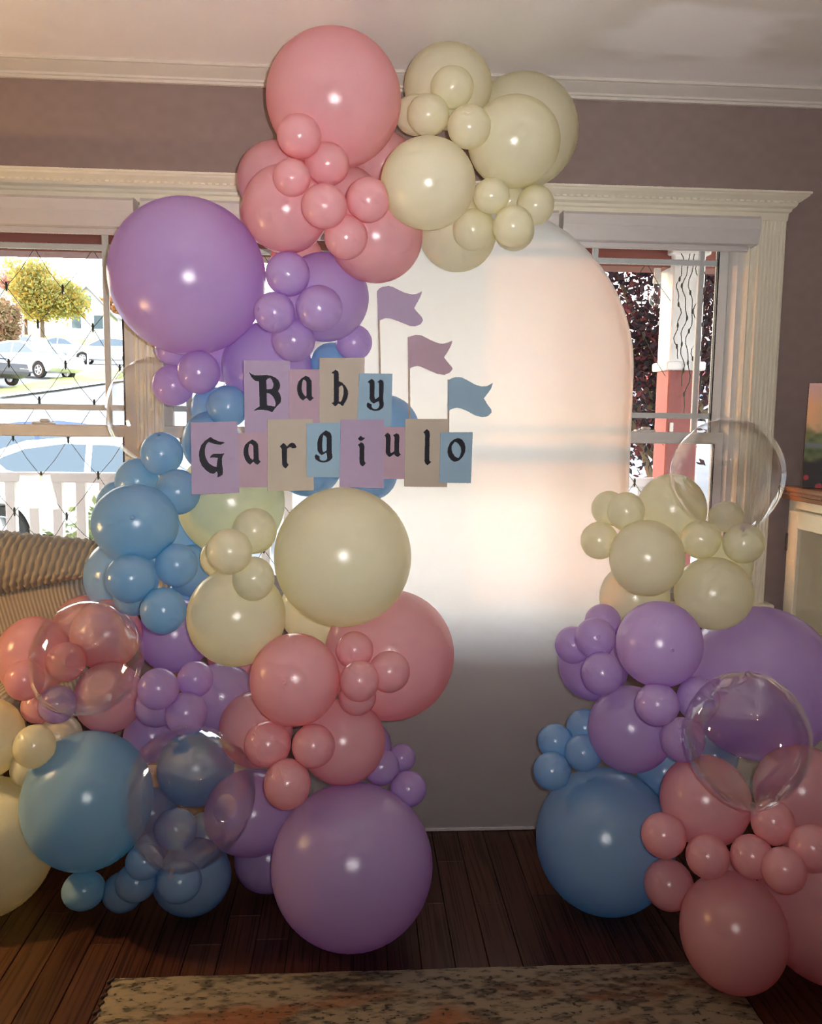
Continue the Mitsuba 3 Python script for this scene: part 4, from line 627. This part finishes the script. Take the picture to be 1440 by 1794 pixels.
# net of string lights across the porch opening
def net_lights():
    tag('net_lights', 'net of dark string light wires with small bulbs across the porch opening', 'string lights')
    wires = []; cx, cz = .27, .36; Y = 4.24; _b = mikit.ply(lathe([(0, -.022), (.004, -.018), (.006, 0), (.006, .012), (.004, .022), (0, .022)], 8), 'wire_dark', 40)
    def pt(i, j):
        u = meshkit.noise(np.array([i * 1.7, j * 2.3, .5])) - .5; return np.array([-2.35 + i * cx / 2 + .05 * u, Y + .02 * u, 2.1 - j * cz / 2 + .06 * u])
    for i in range(29):
        for j in range(9):
            if (i + j) % 2: continue
            if not (i < 15 or i > 23): continue
            a = pt(i, j)
            for di in (-1, 1):
                if 0 <= i + di < 30:
                    b = pt(i + di, j + 1); m = (a + b) / 2 + [0, 0, -.012]; wires.append(tube([a, m, b], .0014, 4, False))
            if j: again('net_lights__bulb', _b, T().translate(a.tolist()))
    put('net_lights__wire', cat_mesh(wires), 'wire_dark'); labels['net_lights__wire'] = {'kind': 'stuff'}
net_lights()
tag('icicle_lights', 'dark wavy string light wires hanging down the porch post', 'string lights')
for q in range(5):
    x = 1.612 + q * .031; p = []
    for t in np.linspace(0, 1, 26): p.append([x + .012 * math.sin(t * (14 + q) + q) + .006 * math.sin(t * 37 + q * 2), 4.248 - .004 * math.sin(t * 20), 2.16 - t * (.52 + .34 * ((q * 7) % 5) / 5)])
    put('icicle_lights__strand', tube(p, .0022, 6), 'wire_dark', 60)
    for t in (6, 12, 17, 22):
        m = trimesh.creation.icosphere(subdivisions=1, radius=.007); m.apply_scale([.8, .8, 1.9]); m.apply_translation(p[t]); put('icicle_lights__bulb', m, 'wire_dark', True)

# ------------------------------------------------------------------ outside: ground, street, cars, houses, trees
HY = [3, 16, 24, 38, 60, 70, 110, 170, 400]; HZ = [-.6, -.6, .55, 2.75, 4.85, 5.85, 11.0, 15.0, 20.0]
def gz(y): return np.interp(y, HY, HZ)
def ground_strip(x0, x1, ys, lift, nx=2):
    """a strip of ground following the slope; x0 and x1 are functions of y"""
    v, f = [], []
    for y in ys: v += [[x0(y), y, gz(y) + lift], [x1(y), y, gz(y) + lift]]
    for i in range(len(ys) - 1): q = 2 * i; f += [[q, q + 1, q + 3], [q, q + 3, q + 2]]
    return trimesh.Trimesh(v, f, process=False)
plain('asphalt', proc(lambda p, n, uv: mix((0.27, 0.28, 0.30), (0.34, 0.35, 0.37), fbm(p.x * 2, p.y * 2, 0.0))), 0.9, 0.2)
plain('lawn_green', proc(lambda p, n, uv: mix((0.24, 0.30, 0.10), (0.40, 0.40, 0.20), fbm(p.x * 1.3, p.y * 1.3, 0.0))), 0.95, 0.1); plain('kerb', (0.55, 0.54, 0.52), 0.8)
ys = np.array([3, 8, 12, 16, 20, 24, 30, 38, 48, 60, 70, 90, 110, 140, 170, 260, 400.0])
put('ground', ground_strip(lambda y: -400, lambda y: 400, ys, 0), 'asphalt'); structure('ground', 'pale grey street and driveway outside', 'ground')
structure('lawn', 'strips of pale autumn lawn along the street', 'lawn')
_vg = [[(-14.1, 34.7), (-13.5, 39.5), (-14.0, 48.7), (-13.9, 58)], [(-13.3, 32.6), (-12.0, 35.2), (-10.4, 39.0), (-5.0, 46)]]
put('lawn__verge', trimesh.Trimesh([[x, y, gz(y) + .06] for l in _vg for x, y in l], [[0, 4, 5], [0, 5, 1], [1, 5, 6], [1, 6, 2], [2, 6, 7], [2, 7, 3]], process=False), 'lawn_green')
put('lawn__bank', ground_strip(lambda y: -200, lambda y: 200, np.array([74, 80, 90, 110, 140, 170, 260.0]), .08), 'lawn_green')
put('lawn__front', ground_strip(lambda y: -10, lambda y: 12, np.array([4.8, 6.0, 8.5]), .04), 'lawn_green')
_kb = [[(-13.3, 32.6), (-12.0, 35.2), (-10.4, 39.0), (-5.0, 46)], [(-13.0, 32.0), (-11.6, 34.6), (-9.9, 38.2), (-4.4, 45)]]
put('kerb__stone', trimesh.Trimesh([[x, y, gz(y) + .10] for l in _kb for x, y in l], [[0, 4, 5], [0, 5, 1], [1, 5, 6], [1, 6, 2], [2, 6, 7], [2, 7, 3]], process=False), 'kerb'); structure('kerb', 'pale kerb along the street', 'kerb')

plain('paint_white', (0.82, 0.82, 0.80), 0.25, 0.5, clearcoat=0.8); plain('paint_blue', (0.06, 0.10, 0.22), 0.25, 0.5, clearcoat=0.8); plain('paint_grey', (0.28, 0.29, 0.31), 0.25, 0.5, clearcoat=0.8); plain('paint_dark', (0.05, 0.05, 0.06), 0.25, 0.5, clearcoat=0.8); plain('paint_red', (0.42, 0.04, 0.04), 0.25, 0.5, clearcoat=0.8)
plain('car_glass', (0.10, 0.14, 0.18), 0.08, 0.8); plain('tyre', (0.025, 0.025, 0.025), 0.8); plain('alloy', (0.55, 0.56, 0.58), 0.3, 0.5, metallic=0.7); plain('tail_red', (0.50, 0.02, 0.02), 0.2, 0.6); plain('head_lamp', (0.75, 0.78, 0.8), 0.15, 0.7)
def car(label, at, deg, paint, L=4.6, H=1.66, W=1.84, suv=True, group=None):
    s, h = L / 4.6, H / 1.66; q = lambda l: Polygon([(x * s, z * h) for x, z in l])
    side = q([(-2.28, .42), (-2.30, .62), (-2.22, .86), (-1.9, .98), (-1.25, 1.06), (-.45, 1.55), (-.1, 1.63), (.6, 1.66), (1.1, 1.61), (1.5, 1.45), (1.86, 1.20), (2.18, 1.04), (2.27, .94), (2.30, .60), (2.24, .36), (1.8, .30), (-1.9, .28)] if suv else [(-2.28, .40), (-2.30, .60), (-2.2, .80), (-1.85, .92), (-1.1, 1.02), (-.35, 1.50), (0, 1.60), (.5, 1.62), (1.0, 1.52), (1.65, 1.12), (2.2, 1.04), (2.30, .75), (2.25, .40), (1.8, .28), (-1.9, .26)])
    dlo = q([(-1.12, 1.09), (-.42, 1.47), (-.05, 1.555), (.6, 1.57), (1.1, 1.49), (1.36, 1.38), (1.44, 1.32), (1.30, 1.20), (.9, 1.11)] if suv else [(-.98, 1.05), (-.3, 1.44), (.05, 1.535), (.5, 1.55), (.9, 1.47), (1.4, 1.16), (.9, 1.08)])
    wide = W / 2
    def front(e): return Polygon([(-wide + .06 - e, .26 * h), (-wide - e, .50 * h), (-wide + .02 - e, .95 * h), (-wide + .06 - e, 1.06 * h), (-wide + .24 - e, 1.58 * h), (-wide + .36 - e, 1.67 * h), (wide - .36 + e, 1.67 * h), (wide - .24 + e, 1.58 * h), (wide - .06 + e, 1.06 * h), (wide - .02 + e, .95 * h), (wide + e, .50 * h), (wide - .06 + e, .26 * h)])
    def sx(p, y0, y1): return man(along_y(p, y0, y1))
    fr = lambda e: man(along_x(front(e), -2.6 * s, 2.6 * s))
    body = sx(side, -wide - .1, wide + .1) ^ fr(0)
    wx, wr = (-1.40 * s, 1.36 * s), .345 * h
    for x in wx:
        c = m3.Manifold.cylinder(2.4, wr + .045, wr + .045, 36, True).rotate([90, 0, 0]).translate([x, 0, wr]); inner = m3.Manifold.cube([2.2, 2 * wide - .42, 2], True).translate([x, 0, wr]); body = body - (c - inner)
    M = T().translate([float(v) for v in at]).rotate([0, 0, 1], deg)
    o = name('car'); tag(o, label, 'car', group)
    def add(k, m, mat, sm=35): kk = put(o + '__' + k, m, mat, sm); scene[kk]['to_world'] = M; return kk
    add('body', unman(body), paint, 25)
    side_glass = (sx(dlo, -wide - .1, wide + .1) ^ fr(.006)) - fr(-.01)
    add('side_window', unman(side_glass), 'car_glass', 25)
    pil = q([(.22, 1.0), (.30, 1.0), (.30, 1.62), (.22, 1.62)])
    add('pillar', unman((sx(pil, -wide - .1, wide + .1) ^ fr(.012)) - fr(-.005)), paint, 25)
    wsh = [(-1.17, 1.12), (-.50, 1.535)] if suv else [(-1.02, 1.08), (-.40, 1.48)]; rsh = [(1.55, 1.425), (1.84, 1.22)] if suv else [(1.06, 1.49), (1.62, 1.15)]
    for k, l in (('windscreen', wsh), ('rear_window', rsh)):
        (x0, z0), (x1, z1) = l; d = .10; nx, nz = (-(z1 - z0), x1 - x0); nl = math.hypot(nx, nz); nx, nz = nx / nl * .008, nz / nl * .008
        add(k, unman(sx(q([(x0 - nx, z0 - nz), (x1 - nx, z1 - nz), (x1 + nx, z1 + nz), (x0 + nx, z0 + nz)]), -wide + .12, wide - .12) ^ fr(-.06)), 'car_glass', 25)
    for x in wx:
        for sgn in (-1, 1):
            w = lathe([(wr * .62, -.09), (wr * .95, -.10), (wr, -.07), (wr, .07), (wr * .95, .10), (wr * .62, .09)], 36); w.apply_transform(trimesh.transformations.rotation_matrix(math.pi / 2, [1, 0, 0])); w.apply_translation([x, sgn * (wide - .11), wr]); kw = add('wheel', w, 'tyre')
            rim = [lathe([(wr * .55, -.085), (wr * .66, -.09), (wr * .66, .09), (wr * .55, .085), (wr * .53, 0), (wr * .55, -.085)], 36), lathe([(0, -.08), (.06, -.08), (.06, .08), (0, .08)], 16)]
            for a in range(5): b = bx(.04, wr * .58, -.035, .035, -.082, -.05, .008); c2 = bx(.04, wr * .58, -.035, .035, .05, .082, .008); bb = cat_mesh([b, c2]); bb.apply_transform(trimesh.transformations.rotation_matrix(a * 2 * math.pi / 5, [0, 0, 1])); rim.append(bb)
            rim = cat_mesh(rim); rim.apply_transform(trimesh.transformations.rotation_matrix(math.pi / 2, [1, 0, 0])); rim.apply_translation([x, sgn * (wide - .11), wr]); add('wheel' + kw.split('__wheel')[1] + '__rim', rim, 'alloy')
    for sgn in (-1, 1):
        y0, y1 = sorted((sgn * (wide - .42), sgn * (wide - .02)))
        add('headlight', unman(sx(q([(-2.29, .66), (-1.95, .72), (-1.9, .88), (-2.2, .84)]), y0, y1) ^ fr(.006)), 'head_lamp', 25)
        add('taillight', unman(sx(q([(2.06, .98), (2.10, 1.08), (2.275, .96), (2.315, .78), (2.22, .80)]), y0, y1) ^ fr(.008)), 'tail_red', 25)
    return o
car('white sport utility car parked right behind the porch railing', (-3.40, 12.6, -.6), 180, 'paint_white', 4.75, 1.60)
car('dark blue car behind the roof of the nearest white car', (-6.35, 17.2, float(gz(17.2))), 4, 'paint_blue', 4.7, 1.62)
car('dark grey car parked at the left edge of the view through the left window', (-15.6, 35.6, float(gz(36))), 150, 'paint_dark', 4.6, 1.62)
car('white sport utility car up the street, left of the parked cars', (-14.9, 40.2, float(gz(39.5))), 152, 'paint_white', 4.7, 1.72)
car('grey car half hidden behind the white car up the street', (-22.9, 62, float(gz(62))), 152, 'paint_grey', 4.7, 1.72)
car('white car standing across the street beneath the yellow tree', (-21.83, 66, float(gz(66))), 170, 'paint_white', 4.6, 1.60, suv=False)
car('white car farther right up the street, behind the window bar', (-16.2, 57, float(gz(57))), 5, 'paint_white', 4.7, 1.70)
car('red car far behind the porch post in the right window', (16.5, 44, float(gz(44)) - .3), 15, 'paint_red', 4.5, 1.50, suv=False)
car('grey car in the street just left of the porch post', (11.0, 30, float(gz(30)) - .3), 5, 'paint_grey', 4.5, 1.50, suv=False)

plain('siding', proc(lambda p, n, uv: mix((0.72, 0.72, 0.74), (0.60, 0.60, 0.63), smoothstep(.85, .95, p.z * 6 - dr.floor(p.z * 6)))), 0.7); plain('siding_grey', (0.42, 0.44, 0.46), 0.7); plain('roof_grey', (0.20, 0.19, 0.20), 0.8); plain('roof_red', (0.36, 0.14, 0.12), 0.8)
def house(label, at, deg, wx, wy, hz, rh, mat, roof, wins):
    o = name('house'); tag(o, label, 'house', None); M = T().translate([float(v) for v in at]).rotate([0, 0, 1], deg)
    def add(k, m, mt): kk = put(o + '__' + k, m, mt); scene[kk]['to_world'] = M; return kk
    g = along_y([(-wx / 2, -1), (wx / 2, -1), (wx / 2, hz), (0, hz + rh), (-wx / 2, hz)], -wy / 2, wy / 2); add('wall', g, mat)
    e = .35; add('roof', cat_mesh([along_y([(sg * (wx / 2 + e), hz - e * 2 * rh / wx), (0, hz + rh), (0, hz + rh + .18), (sg * (wx / 2 + e), hz - e * 2 * rh / wx + .18)][::-sg], -wy / 2 - e, wy / 2 + e) for sg in (-1, 1)]), roof)
    for x, z, ww, hh in wins:
        kw = add('window', cat_mesh([bx(x - ww / 2 - .08, x + ww / 2 + .08, -wy / 2 - .05, -wy / 2, z - hh / 2 - .08, z - hh / 2), bx(x - ww / 2 - .08, x + ww / 2 + .08, -wy / 2 - .05, -wy / 2, z + hh / 2, z + hh / 2 + .08), bx(x - ww / 2 - .08, x - ww / 2, -wy / 2 - .05, -wy / 2, z - hh / 2, z + hh / 2), bx(x + ww / 2, x + ww / 2 + .08, -wy / 2 - .05, -wy / 2, z - hh / 2, z + hh / 2)]), 'porch_white')
        add(kw.split('__', 1)[1] + '__pane', bx(x - ww / 2, x + ww / 2, -wy / 2 - .02, -wy / 2 + .01, z - hh / 2, z + hh / 2), 'car_glass')
house('white gabled house right of the yellow tree', (-31.3, 104, float(gz(104)) - .2), 8, 4.8, 7, 3.0, 2.6, 'siding', 'roof_grey', ((-1.2, 1.8, 1.0, 1.5), (1.2, 1.8, 1.0, 1.5), (0, 4.2, .9, 1.1)))
house('low white house right of the gabled one, behind the window bar', (-32.2, 117, float(gz(117)) - .4), -5, 5.4, 7, 2.0, 1.5, 'siding', 'roof_grey', ((-1.2, 1.1, .9, 1.0), (1.2, 1.1, .9, 1.0)))
house('house with a reddish roof at the far left edge of the window view', (-46.5, 112, float(gz(112))), 20, 8, 8, 4.0, 2.5, 'siding', 'roof_red', ((-2, 3.0, 1.2, 1.5), (2, 3.0, 1.2, 1.5)))
house('grey neighbour house with a sloping roof right of the porch post', (11.5, 15.5, -.6), 35, 6.5, 6, 3.2, 2.4, 'siding_grey', 'roof_grey', ((-1.2, 1.6, 1.0, 1.4), (1.4, 1.6, 1.0, 1.4)))

plain('bark', (0.16, 0.12, 0.09), 0.9, 0.1)
scene['leaf'] = {'type': 'principledthin', 'base_color': {'type': 'mesh_attribute', 'name': 'vertex_color'}, 'roughness': 0.7, 'diff_trans': 1.2, 'spec_trans': 0.0}
def tree(label, at, height, crowns, n, leaf, cols, seed, trunk=.16, cat='tree', branches=7):
    """trunk and limbs, and a crown of single leaves scattered in lumpy clusters: crowns are (x, y, z, rx, ry, rz) about the foot"""
    r = np.random.default_rng(seed); at = np.array(at, float); o = name('tree' if cat == 'tree' else cat.split()[-1]); tag(o, label, cat)
    limbs = [tube([at, at + [.05, 0, height * .3], at + [-.05, .05, height * .62]], [trunk, trunk * .8, trunk * .45], 9)] if cat == 'tree' else []
    for b in range(branches):
        c = crowns[b % len(crowns)]; e = at + np.array(c[:3]) + r.normal(0, .45, 3) * np.array(c[3:]); s = at + [0, 0, height * (.22 + .35 * r.random())] if cat == 'tree' else at
        limbs.append(tube([s, (s + e) / 2 + r.normal(0, .05, 3) * height * .3, e], [trunk * .45, trunk * .25, trunk * .06], 6))
    put(o + '__trunk', cat_mesh(limbs), 'bark', 50)
    w = np.array([c[3] * c[4] * c[5] for c in crowns]); pick = r.choice(len(crowns), n, p=w / w.sum()); C = np.array(crowns)[pick]
    lump = r.normal(0, 1, (70, 3)); lump /= np.linalg.norm(lump, axis=1, keepdims=True); lump *= r.uniform(.35, .95, (70, 1))
    P = at + C[:, :3] + (lump[r.integers(0, 70, n)] + r.normal(0, .15, (n, 3))) * C[:, 3:]
    a = r.normal(0, 1, (n, 3)); a /= np.linalg.norm(a, axis=1, keepdims=True); b = np.cross(a, r.normal(0, 1, (n, 3))); b /= np.linalg.norm(b, axis=1, keepdims=True)
    s = leaf * r.uniform(.6, 1.3, (n, 1)); v = np.stack([P - a * s, P + b * s * .5, P + a * s, P - b * s * .5], 1).reshape(-1, 3); k = np.arange(n)[:, None] * 4
    f = np.vstack([k + [0, 1, 2], k + [0, 2, 3]]); cc = np.array(cols)[r.integers(0, len(cols), n)] * r.uniform(.75, 1.15, (n, 1))
    kk = o + '__foliage'; scene[kk] = mikit.ply((v, f), 'leaf', False, color=np.repeat(cc, 4, 0)); labels[kk] = {'kind': 'stuff'}
Y1 = [(.60, .50, .16), (.66, .46, .14), (.50, .48, .18), (.44, .46, .20)]
tree('tree with yellow green autumn leaves in the middle of the left window view', (-30.0, 84, gz(84)), 9.0, [(-1.0, 0, 5.8, 2.6, 2.6, 2.6), (1.7, 0, 4.6, 2.6, 2.4, 2.0), (-.4, 0, 3.9, 2.8, 2.4, 1.5), (3.4, .3, 4.0, 1.2, 1.5, 1.2)], 9000, .20, Y1, 11, .22)
tree('reddish brown bushy tree at the far left of the window view', (-21.9, 55, gz(55)), 4.2, [(0, 0, 2.5, 1.0, 1.2, 1.5), (-.3, 0, 1.2, .9, 1.1, 1.1)], 5000, .16, [(.42, .24, .16), (.46, .34, .20), (.36, .30, .16)], 12, .15)
tree('orange autumn tree behind the white houses', (-35.2, 128, gz(128)), 8, [(-1.5, 0, 4.2, 2.8, 2.6, 2.2), (3.0, 0, 3.6, 3.0, 2.6, 2.2)], 6000, .26, [(.62, .30, .12), (.66, .38, .16), (.55, .28, .14)], 13, .25)
tree('pink tinted tree far behind the yellow tree at the left', (-46.5, 124, gz(124)), 11, [(0, 0, 6, 5, 4, 3.5)], 5000, .3, [(.55, .30, .26), (.60, .40, .30)], 14, .25)
PL = [(.045, .03, .04), (.07, .04, .05), (.14, .045, .05), (.05, .045, .055)]
tree('dark plum coloured tree behind the porch post in the right window', (3.1, 8.6, -.6), 4.6, [(.1, 0, 3.3, 1.7, 1.2, 1.1), (-.6, 0, 2.3, 1.5, 1.1, .9), (1.6, .2, 2.6, 1.2, 1.0, 1.2), (.2, 0, 4.0, 2.0, 1.3, 1.0)], 26000, .042, PL, 15, .09, branches=26)
tree('small dark red leaved tree right of the porch post', (6.0, 11.2, -.6), 3.4, [(.0, 0, 2.2, .9, .8, 1.2)], 1600, .05, [(.30, .06, .08), (.12, .08, .08)], 16, .05, branches=14)
tree('round green shrub between the porch railing and the white car', (-2.02, 6.4, -.6), 1.3, [(0, 0, .75, .42, .4, .50)], 2600, .035, [(.16, .24, .10), (.30, .36, .20), (.22, .28, .14)], 17, .02, 'green shrub', 10)
plain('pole_grey', (0.45, 0.46, 0.48), 0.5)
tag('street_pole', 'pale street pole in front of the grey car up the street', 'pole'); put('street_pole', tube([(-17.7, 49, gz(49) - .2), (-17.7, 49, gz(49) + 2.3)], .07, 10), 'pole_grey', 40)
tag('street_pole_001', 'thin street pole before the gabled white house', 'pole'); put('street_pole_001', tube([(-14.75, 48, gz(48) - .2), (-14.75, 48, gz(48) + 3.3)], .05, 10), 'pole_grey', 40)
scene['clear_knot'] = {'type': 'thindielectric', 'int_ior': 1.9}

# ------------------------------------------------------------------ lights of the room behind the lens
plain('lamp_iron', (0.06, 0.05, 0.045), 0.4, 0.5)
tag('chandelier', 'small dark metal chandelier with four lit bulbs hanging in the room', 'lamp')
HX, HYY, HZZ = .56, .45, 2.08
put('chandelier__canopy', lathe([(0, 2.36), (.06, 2.365), (.06, 2.398), (0, 2.398)], 24, (HX, HYY, 0)), 'lamp_iron', 30); put('chandelier__stem', tube([(HX, HYY, 2.37), (HX, HYY, 2.04)], .008, 10), 'lamp_iron', 40)
for a in range(4):
    t = a * math.pi / 2 + .5; d = np.array([math.cos(t), math.sin(t), 0])
    put('chandelier__arm', tube([[HX, HYY, 2.05], np.array([HX, HYY, 2.0]) + d * .11, np.array([HX, HYY, 2.02]) + d * .20, np.array([HX, HYY, 2.06]) + d * .21], .006, 8), 'lamp_iron', 40)
    m = trimesh.creation.icosphere(subdivisions=3, radius=.022); m.apply_scale([1, 1, 1.4]); m.apply_translation(np.array([HX, HYY, 2.095]) + d * .21)
    k = 'chandelier__bulb' + (f'_{a:03d}' if a else ''); scene[k] = {**mikit.ply(m, None, True), 'bsdf': {'type': 'diffuse', 'reflectance': rgb(.6, .6, .6)}, 'emitter': {'type': 'area', 'radiance': rgb(20.0, 20.0 * .72, 20.0 * .42)}}
tag('camera_flash', 'small lit flash window of the camera that takes the picture', 'camera flash')
_q = np.array([_fo + _r * a + _u * b for a, b in ((-.012, -.008), (.012, -.008), (.012, .008), (-.012, .008))])
scene['camera_flash'] = {**mikit.ply((_q, [[0, 2, 1], [0, 3, 2]]), None, False), 'bsdf': {'type': 'twosided', 'bsdf': {'type': 'diffuse', 'reflectance': rgb(.5, .5, .5)}}, 'emitter': {'type': 'area', 'radiance': rgb(300.0, 290.0, 285.0)}}
